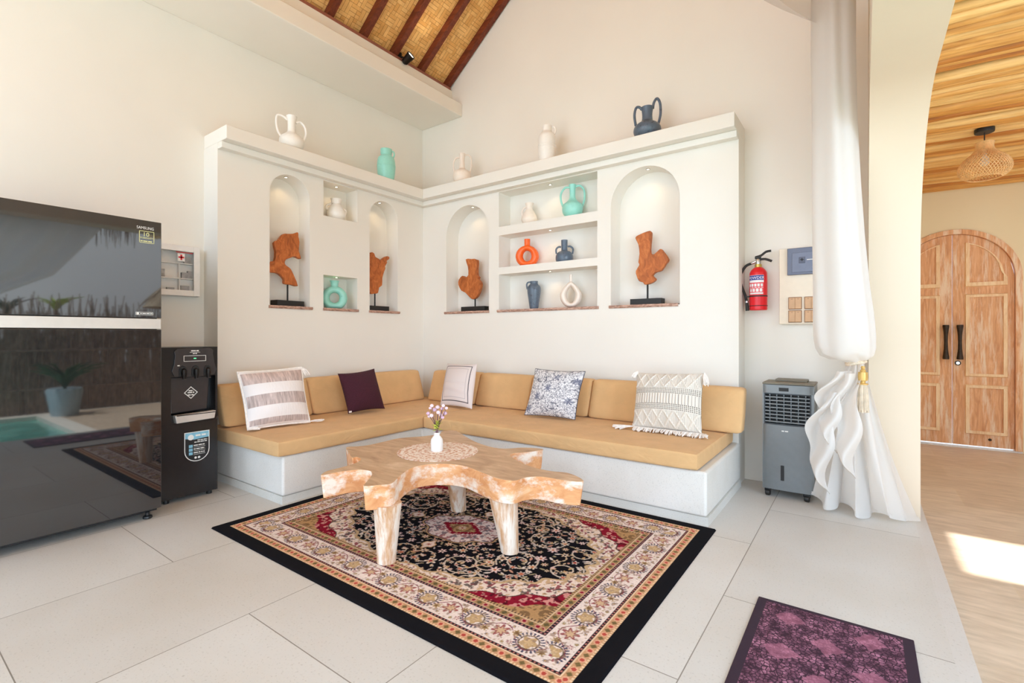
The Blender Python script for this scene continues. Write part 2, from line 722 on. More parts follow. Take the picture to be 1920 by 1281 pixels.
# wooden sills of the niches
sl = [('x', 2.185, 2.60, 'Rough wooden sill under the tall arched niche at the left end of the left wall'),
      ('x', 2.712, 3.112, 'Short rough wooden sill under the small square niche holding the turquoise ring vase'),
      ('x', 3.245, 3.655, 'Rough wooden sill under the arched niche nearest the corner on the left wall'),
      ('y', -3.85, -3.20, 'Rough wooden sill under the left arched niche of the back wall'),
      ('y', -3.09, -1.935, 'Long rough wooden sill under the lowest of the three shelves'),
      ('y', -1.835, -1.225, 'Rough wooden sill under the big right arched niche of the back wall')]
for ax, a0, a1, lb in sl:
    n = 26
    ed = [rnd.uniform(-0.006, 0.006) for _ in range(n)]
    bb = B()
    rows = []
    for k in range(n):
        t = a0 + (a1 - a0) * k / (n - 1)
        ov = 0.016 + ed[k]
        ring = []
        for (dp, z) in ((-0.012 + ov * 0 , ZN + 0.012), (ov, ZN + 0.010), (ov + 0.004, ZN - 0.004), (ov - 0.004, ZN - 0.016), (-0.002, ZN - 0.016)):
            inn = 0.0 if dp > -0.01 else -0.165
            if ax == 'x':
                ring.append((PX + dp + inn + (0.0 if inn == 0 else 0), t, z))
            else:
                ring.append((t, PY - dp - inn, z))
        rows.append(ring)
    # keep the deep part inside the opening
    lo, hi = (a0 + 0.03, a1 - 0.03)
    for k, row in enumerate(rows):
        p = list(row[0])
        i = 1 if ax == 'x' else 0
        p[i] = min(max(p[i], lo), hi)
        row[0] = tuple(p)
        q = list(row[4])
        row[4] = tuple(q)
    bb.grid(rows, wrap=True)
    m5 = len(rows[0])
    bb.f.append(tuple(range(m5)))
    bb.mi.append(0)
    bb.f.append(tuple(reversed(range((n - 1) * m5, n * m5))))
    bb.mi.append(0)
    o0 = (PX, (a0 + a1) / 2, ZN) if ax == 'x' else ((a0 + a1) / 2, PY, ZN)
    tag(bb.obj('niche_sill', M_sill, origin=o0), lb, 'window sill' if False else 'sill', 'wooden niche sills')

# little recessed lights in the niches
nl = [('x', 2.385, 2.598, 'left arched niche of the left wall'), ('x', 2.91, 2.64, 'upper square niche with the white jug'),
      ('x', 2.91, 1.733, 'lower square niche above the turquoise ring vase'), ('x', 3.445, 2.598, 'left wall niche nearest the corner'),
      ('y', -3.50, 2.573, 'left arched niche of the back wall'), ('y', -1.51, 2.593, 'big right arched niche of the back wall'),
      ('y', -2.5, 2.64, 'top shelf'), ('y', -2.5, 2.19, 'middle shelf'), ('y', -2.5, 1.784, 'bottom shelf')]
WARM = (1.0, 0.72, 0.42)
for ax, c, z, lb in nl:
    p = (PX - 0.075, c, z) if ax == 'x' else (c, PY + 0.08, z)
    t = thing('niche_downlight', 'Tiny recessed downlight in the top of the ' + lb, 'lamp', (p[0], p[1], z - 0.004), 'recessed niche lights')
    B().lathe([(0.018, z - 0.005), (0.018, z + 0.001), (0.011, z + 0.001), (0.011, z - 0.005)], (p[0], p[1], 0), 20, cap0=False, cap1=False).obj('trim_ring', M_chrome, t)
    B().lathe([(0.0108, z - 0.004), (0.0108, z - 0.001)], (p[0], p[1], 0), 16).obj('lens', M_lampface, t)
    lt = lamp('niche_light', 'SPOT', (p[0], p[1], z - 0.012), 1.0 if z > 2.2 else 0.9, WARM, target=(p[0] - (0.03 if ax == 'x' else 0), p[1] + (0.03 if ax == 'y' else 0), z - 1),
              spot_size=math.radians(120), spot_blend=0.8, shadow_soft_size=0.012)

# black adjustable spotlight on the ledge
t = thing('spotlight', 'Small black adjustable spotlight, lit, clamped on the timber plate above the plaster ledge', 'lamp', (-3.97, 3.44, 4.05))
B().lathe([(0.028, 4.084), (0.028, 4.135), (0.016, 4.142)], (-3.975, 3.462, 0), 20).obj('mount', M_dark_metal, t, smooth=True)
dirv = Vector((0.78, 0.12, 0.46)).normalized()
q = dirv.to_track_quat('Z', 'Y').to_matrix().to_4x4()
q.translation = Vector((-3.90, 3.50, 4.06))
B().lathe([(0.02, -0.05), (0.036, -0.035), (0.040, 0.02), (0.045, 0.07), (0.041, 0.07), (0.036, 0.03)], M=q, n=24, cap1=True).obj('head', M_dark_metal, t, smooth=True)
q2 = q.copy()
B().lathe([(0.036, 0.055), (0.036, 0.06)], M=q2, n=20).obj('lens', M_lampface, t)
B().tube([(-3.975, 3.462, 4.10), (-3.94, 3.48, 4.09), (-3.90, 3.50, 4.06)], 0.008).obj('bracket', M_dark_metal, t)
lamp('spotlight_beam', 'SPOT', tuple(Vector((-3.90, 3.50, 4.06)) + dirv * 0.1), 5, (1, 0.8, 0.55), target=tuple(Vector((-3.9, 3.50, 4.06)) + dirv),
     spot_size=math.radians(110), spot_blend=0.9, shadow_soft_size=0.03)

# ------------------------------------------------------------------ terrace, entrance and pool court
b = B().box(0.10, 3.2, 1.95, 7.5, FLT - 0.2, FLT)
struct(b, 'floor.001', M_trav)
# entrance wall with arched door opening
DX, DR, DSP = 0.803, 0.545, 1.775
YD = 7.2
b = B()
outer = [(0.05, FLT), (DX - DR, FLT), (DX - DR, DSP)]
for k in range(1, 24):
    a = math.pi - math.pi * k / 24
    outer.append((DX + DR * math.cos(a), DSP + DR * math.sin(a)))
outer += [(DX + DR, DSP), (DX + DR, FLT), (3.2, FLT), (3.2, 3.0), (0.05, 3.0)]
b.prism(outer, (0, YD, 0), (1, 0, 0), (0, 0, 1), (0, 1, 0), 0.0, 0.16)
struct(b, 'wall_entrance', M_wall_terrace)
b = B().box(DX - DR, DX + DR, YD - 0.0, YD + 0.16, FLT - 0.01, FLT + 0.018)  # white slab painted in for the line of light under the door
struct(b, 'trim_8', plain('door_gap_light', (232, 230, 226), 0.3))

M_door = wood('bleached_teak', (200, 138, 92), (230, 174, 126), (244, 208, 166), (14, 14, 1.5), 2.2, 0.55, (240, 214, 184), 0.56)
M_door2 = wood('pale_teak_moulding', (230, 186, 138), (246, 214, 170), (250, 230, 196), (12, 12, 2), 2.5, 0.55)
door = thing('door_1', None, None, (DX, YD, FLT))
door['kind'] = 'structure'


def arch_poly(x0, x1, z0, cx, r, sp, n=14):
    """polygon between x0..x1 from z0 up to the arch of radius r centred (cx,sp)"""
    p = [(x0, z0), (x1, z0)]
    for k in range(n + 1):
        x = x1 + (x0 - x1) * k / n
        p.append((x, sp + math.sqrt(max(0, r * r - (x - cx) ** 2))))
    return p


# frame
b = B()
ri, ro = DR - 0.055, DR - 0.004
ring_o = [(DX - ro, FLT + .02), (DX - ro, DSP)] + [(DX + ro * math.cos(math.pi - math.pi * k / 24), DSP + ro * math.sin(math.pi * k / 24)) for k in range(1, 24)] + [(DX + ro, DSP), (DX + ro, FLT + .02)]
ring_i = [(DX - ri, FLT + .02), (DX - ri, DSP)] + [(DX + ri * math.cos(math.pi - math.pi * k / 24), DSP + ri * math.sin(math.pi * k / 24)) for k in range(1, 24)] + [(DX + ri, DSP), (DX + ri, FLT + .02)]
m = len(ring_o)
for yy in (YD - 0.02, YD + 0.10):
    pass
vs = [(p[0], YD - 0.02, p[1]) for p in ring_o] + [(p[0], YD - 0.02, p[1]) for p in ring_i] + [(p[0], YD + 0.1, p[1]) for p in ring_o] + [(p[0], YD + 0.1, p[1]) for p in ring_i]
fs = []
for i in range(m - 1):
    fs += [(i, i + 1, m + i + 1, m + i), (2 * m + i, 3 * m + i, 3 * m + i + 1, 2 * m + i + 1), (i, 2 * m + i, 2 * m + i + 1, i + 1), (m + i, m + i + 1, 3 * m + i + 1, 3 * m + i)]
fs += [(0, m, 3 * m, 2 * m), (m - 1, 3 * m - 1, 4 * m - 1, 2 * m - 1)]
b.add(vs, fs)
b.obj('door_frame', M_door, door)
M_bronze = plain('dark_bronze', (62, 50, 40), 0.45, 0.7, 0.2)
for side in (-1, 1):
    xa, xb = (DX - ri + 0.003, DX - 0.003) if side < 0 else (DX + 0.003, DX + ri - 0.003)
    b = B()
    b.prism(arch_poly(xa, xb, FLT + 0.03, DX, ri - 0.003, DSP), (0, YD + 0.02, 0), (1, 0, 0), (0, 0, 1), (0, -1, 0), -0.05, 0.0)
    leaf = b.obj('door_leaf', M_door, door)
    x0, x1 = (xa + 0.05, xb - 0.10) if side < 0 else (xa + 0.10, xb - 0.05)
    yf = YD + 0.02
    pans = [rect(x0, x1, 0.08, 0.615), rect(x0, x1, 0.70, 1.60)]
    pans.append(arch_poly(x0, x1, 1.68, DX, ri - 0.075, DSP - 0.01))
    for p in pans:
        cxm = sum(q[0] for q in p) / len(p)
        czm = sum(q[1] for q in p) / len(p)
        inn = []
        for q in p:
            dx, dz = q[0] - cxm, q[1] - czm
            inn.append((cxm + dx * (1 - 0.035 / max(0.14, abs(x1 - x0) / 2)), czm + dz * (1 - 0.035 / max(0.12, (max(a[1] for a in p) - min(a[1] for a in p)) / 2))))
        mm = len(p)
        bb = B()
        vs = [(q[0], yf, q[1]) for q in p] + [(q[0], yf - 0.020, q[1]) for q in [(a[0] + (cxm - a[0]) * .03, a[1] + (czm - a[1]) * .02) for a in p]] + [(q[0], yf - 0.020, q[1]) for q in inn] + [(q[0], yf - 0.001, q[1]) for q in inn]
        fs = []
        for j in range(3):
            for i in range(mm):
                k2 = (i + 1) % mm
                fs.append((j * mm + i, j * mm + k2, (j + 1) * mm + k2, (j + 1) * mm + i))
        bb.add(vs, fs)
        bb.obj('moulding', M_door2, leaf)
        bb = B()
        bb.add([(q[0], yf - 0.003, q[1]) for q in inn], [tuple(range(mm))])
        bb.obj('panel', M_door, leaf)
    hx = DX + side * 0.058
    pts = [(0.034, 0.886), (0.036, 0.90), (0.030, 0.935), (0.022, 1.0), (0.020, 1.075), (0.022, 1.15), (0.030, 1.215), (0.036, 1.25), (0.034, 1.265)]
    B().lathe(pts, (hx, yf - 0.045, 0), 16, sx=0.8, sy=0.7).obj('handle', M_bronze, leaf, smooth=True)
    bb = B()
    for z in (0.91, 1.24):
        bb.box(hx - 0.012, hx + 0.012, yf - 0.05, yf, z - 0.012, z + 0.012)
    bb.obj('handle_mount', M_bronze, leaf)
    q = Matrix.Translation((DX + side * 0.30, yf - 0.004, 0.03)) @ Matrix.Rotation(math.pi / 2, 4, 'X')
    B().lathe([(0.014, -0.004), (0.014, 0.004), (0.008, 0.008)], M=q, n=14).obj('bolt', M_bronze, leaf)
    if side > 0:
        q = Matrix.Translation((DX + 0.045, yf - 0.002, 0.845)) @ Matrix.Rotation(math.pi / 2, 4, 'X')
        B().lathe([(0.026, -0.003), (0.026, 0.006), (0.019, 0.008)], M=q, n=20).obj('lock_plate', M_bronze, leaf)
        B().lathe([(0.016, 0.0), (0.016, 0.010)], M=q, n=16).obj('lock_cylinder', M_chrome, leaf)

# bamboo ceiling of the terrace: split poles side by side
M_bam = M_bamboo
b = B()
y = 2.90
rb = random.Random(3)
while y < 7.3:
    r = rb.uniform(0.022, 0.042)
    y += r
    zz = 2.80 + rb.uniform(-0.010, 0.008)
    pts = []
    wob = rb.uniform(-0.02, 0.02)
    x = 0.30
    rs = []
    xend = 2.55 if y > 4.0 else 2.2
    k = 0
    while x < xend:
        pts.append((x, y + wob * math.sin(x * 2.1 + y * 5) + rb.uniform(-0.004, 0.004), zz - 0.03 * (x - 0.3) + rb.uniform(-0.003, 0.003)))
        rs.append(r * rb.uniform(0.88, 1.08))
        x += 0.3
    b.tube(pts, rs, 7, mi=rb.choice((0, 0, 1, 1, 2, 3)))
    y += r * (0.97 if rb.random() < 0.72 else 1.35)
struct(b, 'ceiling.002', [M_bam] + [wood('split_bamboo_%s' % w_, *cs, (0.9, 14, 14), 2.0, 0.4) for w_, cs in (('pale', ((214, 164, 96), (240, 196, 128), (250, 216, 156))), ('honey', ((196, 134, 66), (224, 164, 88), (240, 190, 116))), ('amber', ((164, 98, 44), (200, 132, 64), (220, 156, 86))))], smooth=True, angle=60)
b = B().box(0.30, 2.55, 2.90, 7.3, 2.86, 2.95)
o = struct(b, 'ceiling.003', plain('roof_deck', (70, 50, 34), 0.8))
# posts of the terrace roof
M_post = wood('terrace_post', (110, 74, 48), (150, 104, 70), None, (8, 8, 1), 3, 0.6)
for yy in (5.4,):
    tag(B().lathe([(0.06, FLT), (0.055, 2.7)], (2.35, yy, 0), 16).obj('roof_post', M_post, origin=(2.35, yy, FLT), smooth=True),
        'Round timber post holding the bamboo terrace roof', 'post')

# thatch eave above the archway (seen in the refrigerator's reflection)
M_thatch = wood('thatch', (130, 112, 92), (176, 158, 134), (206, 190, 168), (2, 30, 3), 4, 0.9)
b = B().box(XR1 + 0.005, 0.80, -2.2, 2.3, 0, 0.10, M=Matrix.Translation((0, 0, 2.62)) @ Matrix.Shear('XZ', 4, (0.0, 0.0)))
rt = random.Random(11)
for k in range(520):
    yy = rt.uniform(-2.2, 2.3)
    xx = rt.uniform(0.5, 0.80)
    l = rt.uniform(0.10, 0.36)
    b.tube([(xx, yy, 2.66), (xx + rt.uniform(-0.02, 0.03), yy + rt.uniform(-0.03, 0.03), 2.62 - l)], [0.006, 0.002], 4)
struct(b, 'trim_9', M_thatch)

# pool
t = NT('pool_water')
v = t.coord()
t.set(t.ramp(t.noise(v, 2.2, 4), [(0.3, lin(60, 140, 128)), (0.7, lin(110, 190, 174))]), 0.06, 0, 0.5)
t.bump(t.noise(v, 9, 3), 0.25, 0.02)
b = B().box(0.62, 3.0, -4.0, 1.75, -0.45, FLT - 0.06)
tag(b.obj('pool_water', t.m, origin=(1.8, -1, -0.45)), 'Green pool water, mirrored in the refrigerator door', 'pool', kind='structure')
b = B().box(0.32, 0.62, -4.0, 1.95, -0.3, FLT)
b.box(0.62, 3.2, 1.75, 1.95, -0.3, FLT)
b.box(3.0, 3.2, -4.0, 1.75, -0.3, FLT)
struct(b, 'floor.002', plain('pool_coping', (226, 220, 208), 0.6))
b = B().box(-14, 14, -14, -2.2, -0.4, -0.1)
b.box(3.2, 14, -2.2, 14, -0.4, -0.1)
b.box(-14, 0.32, -2.2, -2.19, -0.4, -0.1)
struct(b, 'floor.003', plain('garden_ground', (206, 200, 186), 0.9, var=0.2, scale=6))
b = B().box(0, 0.2, -3.2, 6.0, -0.1, 4.4, M=Matrix.Translation((4.7, 2.6, 0)) @ Matrix.Rotation(math.radians(25), 4, 'Z'))
struct(b, 'wall_garden', M_garden_wall)
# stick fence along the pool: uncountable brushwood
b = B()
rf = random.Random(5)
for k in range(900):
    yy = 0.95 + 4.3 * k / 900 + rf.uniform(-0.02, 0.02)
    h = rf.uniform(1.15, 1.55) if k % 3 else rf.uniform(1.4, 1.85)
    xx = 3.28 + rf.uniform(-0.025, 0.025)
    pts = [(xx, yy, -0.08)]
    for j in range(1, 5):
        pts.append((xx + rf.uniform(-0.03, 0.03), yy + rf.uniform(-0.05, 0.05), h * j / 4))
    b.tube(pts, [0.014, 0.013, 0.012, 0.010, 0.006], 5)
for z in (0.3, 0.9, 1.4):
    b.tube([(3.24, 0.95, z), (3.24, 3, z + 0.02), (3.24, 5.2, z)], 0.02, 6)
tag(b.obj('brushwood_fence', wood('brushwood', (112, 96, 84), (166, 146, 128), (196, 178, 160), (8, 8, 2), 3, 0.9), origin=(3.28, 1, -0.08)),
    'Tall grey brown brushwood fence beyond the pool, mirrored in the refrigerator', 'fence', kind='stuff')
# thatched parasol by the pool
t = thing('thatched_parasol', 'Low thatched parasol by the pool, mirrored at the right edge of the refrigerator', 'parasol', (2.35, 3.72, FLT))
B().lathe([(0.05, FLT), (0.045, 2.3)], (2.35, 3.72, 0), 12).obj('pole', M_post, t, smooth=True)
b = B().lathe([(0.80, 1.62), (0.62, 1.86), (0.36, 2.12), (0.06, 2.36)], (2.35, 3.72, 0), 40)
for k in range(500):
    a = rt.uniform(0, 2 * math.pi)
    r0 = rt.uniform(0.1, 0.72)
    z0 = np.interp(r0, [0.06, 0.36, 0.62, 0.80], [2.36, 2.12, 1.86, 1.62]) + 0.03
    b.tube([(2.35 + r0 * math.cos(a), 3.72 + r0 * math.sin(a), z0), (2.35 + (r0 + .15) * math.cos(a + .03), 3.72 + (r0 + .15) * math.sin(a + .03), z0 - 0.16)], [0.008, 0.003], 4)
b.obj('roof', M_thatch, t)


def leafy(name, label, x, y, z0, n, L, w, col, up=0.8, group=None, seed=1):
    r = random.Random(seed)
    t = thing(name, label, 'plant', (x, y, z0), group)
    b = B()
    for k in range(n):
        a = r.uniform(0, 2 * math.pi)
        l = L * r.uniform(0.7, 1.1)
        e = r.uniform(0.15, 0.55) * l
        pts = []
        for j in range(6):
            s = j / 5
            pts.append((x + math.cos(a) * e * s * (0.5 + s), y + math.sin(a) * e * s * (0.5 + s), z0 + l * up * s - 0.25 * l * s ** 3))
        b.tube(pts, [w * (0.25 + 1.1 * math.sin(math.pi * min(0.97, 0.12 + 0.85 * j / 5))) for j in range(6)], 4, flat=0.12)
    b.obj('leaves', plain(name + '_leaf', col, 0.45, var=0.2, scale=12), t)
    if z0 > 1:
        t.location.z = FLT
        t['_w'] = (x, y, FLT)
        for c_ in t.children:
            c_.location.z += z0 - FLT
        B().tube([(x, y, FLT), (x + .02, y - .01, z0 * .5), (x, y, z0 + .05)], [0.04, 0.03, 0.03], 8).obj('stem', M_post, t, smooth=True)
    return t


leafy('yucca', 'Yellow green spiky plant in front of the brushwood fence, mirrored in the refrigerator', 3.62, 2.08, 1.52, 26, 0.46, 0.013, (170, 190, 70), seed=2)
leafy('palm_shrub', 'Dark palm shrub beside the yellow green plant, mirrored in the refrigerator', 3.66, 1.52, 1.45, 34, 0.5, 0.010, (70, 84, 56), seed=4)
t = thing('plant_pot', 'Pale blue plant pot at the pool edge, mirrored in the refrigerator', 'pot', (2.76, 2.02, FLT))
B().lathe([(0.16, FLT), (0.22, 0.3), (0.2, 0.34), (0.17, 0.33)], (2.76, 2.02, 0), 28).obj('pot', plain('pale_blue_glaze', (170, 190, 200), 0.4), t, smooth=True)
B().lathe([(0.17, 0.3), (0.17, 0.315)], (2.76, 2.02, 0), 20).obj('soil', plain('soil', (60, 46, 36), 0.9), t)
leafy('potted_fern', 'Green fern growing from the pale blue pot, mirrored in the refrigerator', 2.76, 2.02, 0.316, 60, 0.68, 0.014, (60, 96, 60), seed=6)

# wicker pendant lamp on the terrace ceiling
lx, ly = 0.77, 5.24
M_rattan = plain('rattan', (232, 186, 128), 0.5, var=0.15)
t = thing('pendant_lamp', 'Woven rattan pendant lamp with black ceiling cap under the bamboo ceiling', 'lamp', (lx, ly, 2.38))
B().lathe([(0.058, 2.735), (0.060, 2.745), (0.060, 2.765), (0.0, 2.765)], (lx, ly, 0), 28, cap1=False).obj('ceiling_cap', M_black, t, smooth=True)
B().tube([(lx, ly, 2.74), (lx, ly, 2.60)], 0.004, 6).obj('cord', M_black, t)
prof = [(0.055, 2.655), (0.052, 2.63), (0.058, 2.60), (0.085, 2.565), (0.125, 2.53), (0.150, 2.49), (0.157, 2.455), (0.148, 2.42), (0.12, 2.39), (0.10, 2.382)]
prof = catmull(prof, 4, False)
b = B()
nh = 46
for sgn in (1, -1):
    for k in range(nh):
        pts = []
        for j, (r, z) in enumerate(prof):
            a = 2 * math.pi * k / nh + sgn * 1.5 * j / len(prof)
            pts.append((lx + r * math.cos(a), ly + r * math.sin(a), z))
        b.tube(pts, 0.0030, 4)
for r, z in ((0.10, 2.382), (0.055, 2.655)):
    b.tube([(lx + r * math.cos(2 * math.pi * k / 28), ly + r * math.sin(2 * math.pi * k / 28), z) for k in range(28)], 0.005, 6, closed=True)
b.obj('shade', M_rattan, t)
B().lathe([(0.0, 2.47), (0.028, 2.49), (0.03, 2.52), (0.014, 2.56), (0.014, 2.60)], (lx, ly, 0), 16, cap0=False).obj('bulb', plain('opal_bulb', (236, 226, 206), 0.3), t, smooth=True)

# ------------------------------------------------------------------ built-in bench and its cushions
BX, BY = -3.175, 3.03     # front faces of the two bench wings
BZ = 0.33
t = thing('corner_bench', 'L-shaped white terrazzo bench built against the niche walls', 'bench', (PX, PY, 0))
b = B()
Lp = [(PX + .002, 1.748), (BX, 1.748), (BX, BY), (-0.757, BY), (-0.757, PY - .002), (PX + .002, PY - .002)]
b.prism(Lp, (0, 0, 0), (1, 0, 0), (0, 1, 0), (0, 0, 1), 0.056, BZ)
b.obj('bench_body', M_bench, t, bevel=0.018, seg=3)
Lp = [(PX + .002, 1.752), (BX - 0.012, 1.752), (BX - 0.012, BY + 0.014), (-0.752, BY + 0.014), (-0.752, PY - .002), (PX + .002, PY - .002)]
b = B().prism(Lp, (0, 0, 0), (1, 0, 0), (0, 1, 0), (0, 0, 1), 0.0, 0.0555)
b.obj('plinth', terrazzo('grey_terrazzo', (220, 218, 212)), t)


def fabric(name, rgb, rough=0.85, wr=0.35):
    tt = NT(name)
    c = lin(*rgb)
    v = tt.coord()
    tt.set(tt.ramp(tt.noise(v, 7, 3), [(0.3, tuple(x * 0.93 for x in c)), (0.7, tuple(x * 1.04 for x in c))]), rough, 0, 0.2)
    tt.b.inputs['Sheen Weight'].default_value = 0.08
    w = tt.noise(tt.coord((3, 3, 5)), 2.2, 3, 0.5, 1.4)
    f = tt.noise(v, 420, 2)
    h = tt.math('ADD', tt.math('MULTIPLY', w, 1.0), tt.math('MULTIPLY', f, 0.06))
    tt.bump(h, wr, 0.02)
    return tt.m


M_tan = fabric('tan_canvas', (217, 176, 126))


def soft_block(b, P, n=(9, 5, 9), puff=(0.0, 0.0, 0.0), rad=0.03):
    """rounded, slightly puffed block; P(u,v,w) maps [-1,1]^3 to world; half sizes in P"""
    bm = bmesh.new()
    bmesh.ops.create_cube(bm, size=2)
    bmesh.ops.subdivide_edges(bm, edges=bm.edges, cuts=11, use_grid_fill=True)
    hs = [(P(1, 0, 0) - P(-1, 0, 0)).length / 2, (P(0, 1, 0) - P(0, -1, 0)).length / 2, (P(0, 0, 1) - P(0, 0, -1)).length / 2]
    bm.verts.ensure_lookup_table()
    vs = []
    for v in bm.verts:
        u = list(v.co)
        # redistribute the grid towards the edges
        for i in range(3):
            u[i] = math.copysign(abs(u[i]) ** 0.6, u[i])
        # rounded box
        p = [u[i] * hs[i] for i in range(3)]
        inner = [max(-(hs[i] - rad), min(hs[i] - rad, p[i])) for i in range(3)]
        d = Vector([p[i] - inner[i] for i in range(3)])
        if d.length > 1e-6:
            d = d.normalized() * rad
        q = [inner[i] + d[i] for i in range(3)]
        w = [q[i] / hs[i] for i in range(3)]
        for i in range(3):
            j, k = (i + 1) % 3, (i + 2) % 3
            w[i] *= 1 + puff[i] * (1 - w[j] ** 2) * (1 - w[k] ** 2)
        vs.append(P(*w))
    b.add(vs, [tuple(x.index for x in f.verts) for f in bm.faces])
    bm.free()
    return b


def axis_map(x0, x1, y0, y1, z0, z1):
    return lambda u, v, w: Vector(((x0 + x1) / 2 + u * (x1 - x0) / 2, (y0 + y1) / 2 + v * (y1 - y0) / 2, (z0 + z1) / 2 + w * (z1 - z0) / 2))


ZS = 0.442
b = soft_block(B(), axis_map(PX + .012, BX + 0.03, 1.70, PY - .012, BZ + .001, ZS), puff=(0, 0, 0.0), rad=0.022)
tag(b.obj('seat_cushion', M_tan, origin=(-3.7, 2.8, BZ), smooth=True), 'Long tan seat cushion on the left wing of the bench, along the left wall', 'cushion', 'bench seat cushions')
b = soft_block(B(), axis_map(BX + 0.036, -0.80, BY - 0.03, PY - .012, BZ + .001, ZS), rad=0.022)
tag(b.obj('seat_cushion', M_tan, origin=(-2.0, 3.5, BZ), smooth=True), 'Long tan seat cushion on the right wing of the bench, along the back wall', 'cushion', 'bench seat cushions')


def lean_map(ax, a0, a1):
    """back cushion leaning against a wall: ax 'x' = left wall (runs along y), 'y' = back wall"""
    def f(u, v, w):
        a = (a0 + a1) / 2 + u * (a1 - a0) / 2
        z = ZS + 0.003 + (w + 1) / 2 * 0.318
        lean = 0.085 * (1 - (w + 1) / 2)
        off = 0.032 + 0.02 + lean + (v + 1) * (0.058 if True else 0)
        off += 0.02 * (1 - w) / 2
        return Vector((PX + off, a, z)) if ax == 'x' else Vector((a, PY - off, z))
    return f


bk = [('x', 1.715, 2.447, 'Tan back cushion at the left end, behind the striped pillow'),
      ('x', 2.46, 3.19, 'Tan back cushion partly behind the left side of the maroon pillow'),
      ('x', 3.20, 3.80, 'Tan back cushion on the left wall between the maroon pillow and the corner'),
      ('y', -3.86, -3.195, 'Tan back cushion in the corner, partly behind the plain white pillow'),
      ('y', -3.185, -2.555, 'Tan back cushion between the plain white and the blue patterned pillow'),
      ('y', -2.545, -1.925, 'Tan back cushion behind the blue patterned pillow'),
      ('y', -1.915, -1.315, 'Tan back cushion between the blue patterned pillow and the macrame pillow'),
      ('y', -1.305, -0.700, 'Tan back cushion at the right end, beside the macrame pillow')]
for ax, a0, a1, lb in bk:
    b = soft_block(B(), lean_map(ax, a0, a1), puff=(0.015, 0.12, 0.02), rad=0.026)
    o0 = (PX + .1, (a0 + a1) / 2, ZS) if ax == 'x' else ((a0 + a1) / 2, PY - .1, ZS)
    tag(b.obj('back_cushion', M_tan, origin=o0, smooth=True), lb, 'cushion', 'tan back cushions')

# ------------------------------------------------------------------ throw pillows
_perm = np.random.default_rng(3).random((64, 64))


def vnoise(x, y):
    xi, yi = np.floor(x).astype(int), np.floor(y).astype(int)
    fx, fy = x - xi, y - yi
    fx, fy = fx * fx * (3 - 2 * fx), fy * fy * (3 - 2 * fy)
    g = lambda a, c: _perm[a % 64, c % 64]
    return (g(xi, yi) * (1 - fx) + g(xi + 1, yi) * fx) * (1 - fy) + (g(xi, yi + 1) * (1 - fx) + g(xi + 1, yi + 1) * fx) * fy


def fnoise(x, y, o=4):
    s, a, r = 0, 1, 0
    for k in range(o):
        r = r + a * vnoise(x * 2 ** k + 17 * k, y * 2 ** k + 5 * k)
        s += a
        a *= 0.5
    return r / s


def blend(c, col, m):
    m = np.clip(m, 0, 1)[..., None]
    return c * (1 - m) + np.array(col, float) * m


def set_colors(me, cols):
    a = me.color_attributes.new('Col', 'FLOAT_COLOR', 'POINT')
    buf = np.ones((len(me.vertices), 4), np.float32)
    buf[:, :3] = lin_np(cols.reshape(-1, 3))
    a.data.foreach_set('color', buf.ravel())


def pillow(name, label, bl, br, tl, tr, thick, colfn, hfn, mat, res=90, pinch=0.05, group='throw pillows', bow=1.0):
    bl, br, tl, tr = map(Vector, (bl, br, tl, tr))
    base = (bl + br) / 2
    t = thing(name, label, 'pillow', base, group)
    nrm = (br - bl).cross(tl - bl).normalized()      # towards the room
    s = np.linspace(-1, 1, res)
    U, V = np.meshgrid(s, s)
    Uo = U * (1 - pinch * (1 - V ** 2))
    Vo = V * (1 - pinch * (1 - U ** 2))
    T = thick / 2 * (np.clip((1 - U ** 2) * (1 - V ** 2), 0, 1)) ** 0.58
    cols = colfn(U, V)
    H = hfn(U, V)
    verts, faces = [], []
    A = np.array
    uu, vv = (Uo + 1) / 2, (Vo + 1) / 2
    base_p = ((1 - uu) * (1 - vv))[..., None] * A(bl) + (uu * (1 - vv))[..., None] * A(br) + ((1 - uu) * vv)[..., None] * A(tl) + (uu * vv)[..., None] * A(tr)
    front = base_p + A(nrm) * (T + H)[..., None]
    back = base_p - A(nrm) * T[..., None]
    P = np.concatenate([front.reshape(-1, 3), back.reshape(-1, 3)]) - A(base)
    n = res * res
    for i in range(res - 1):
        for j in range(res - 1):
            a = i * res + j
            faces.append((a, a + 1, a + res + 1, a + res))
            faces.append((n + a, n + a + res, n + a + res + 1, n + a + 1))
    me = bpy.data.meshes.new('cover')
    me.from_pydata(P.tolist(), [], faces)
    me.materials.append(mat)
    set_colors(me, np.concatenate([cols.reshape(-1, 3), cols.reshape(-1, 3)]))
    me.shade_smooth()
    bm = bmesh.new()
    bm.from_mesh(me)
    bmesh.ops.remove_doubles(bm, verts=bm.verts, dist=0.0004)
    bm.to_mesh(me)
    bm.free()
    o = bpy.data.objects.new('cover', me)
    C.objects.link(o)
    o.parent = t
    edge = lambda u, v: Vector((bl * (1 - u) * (1 - v) + br * u * (1 - v) + tl * (1 - u) * v + tr * u * v))
    rim = []
    for k in range(4):
        for i in range(16):
            q = -1 + 2 * i / 16
            u, v = [(q, -1), (1, q), (-q, 1), (-1, -q)][k]
            u2, v2 = u * (1 - pinch * (1 - v * v)), v * (1 - pinch * (1 - u * u))
            rim.append(edge((u2 + 1) / 2, (v2 + 1) / 2))
    return t, rim, nrm


M_pil = attr_mat('woven_pillow_cloth', 0.92, 0.25, 300)
M_white_trim = plain('white_cotton_trim', (240, 234, 228), 0.9, bump=0.3, scale=60)
Z0 = np.zeros


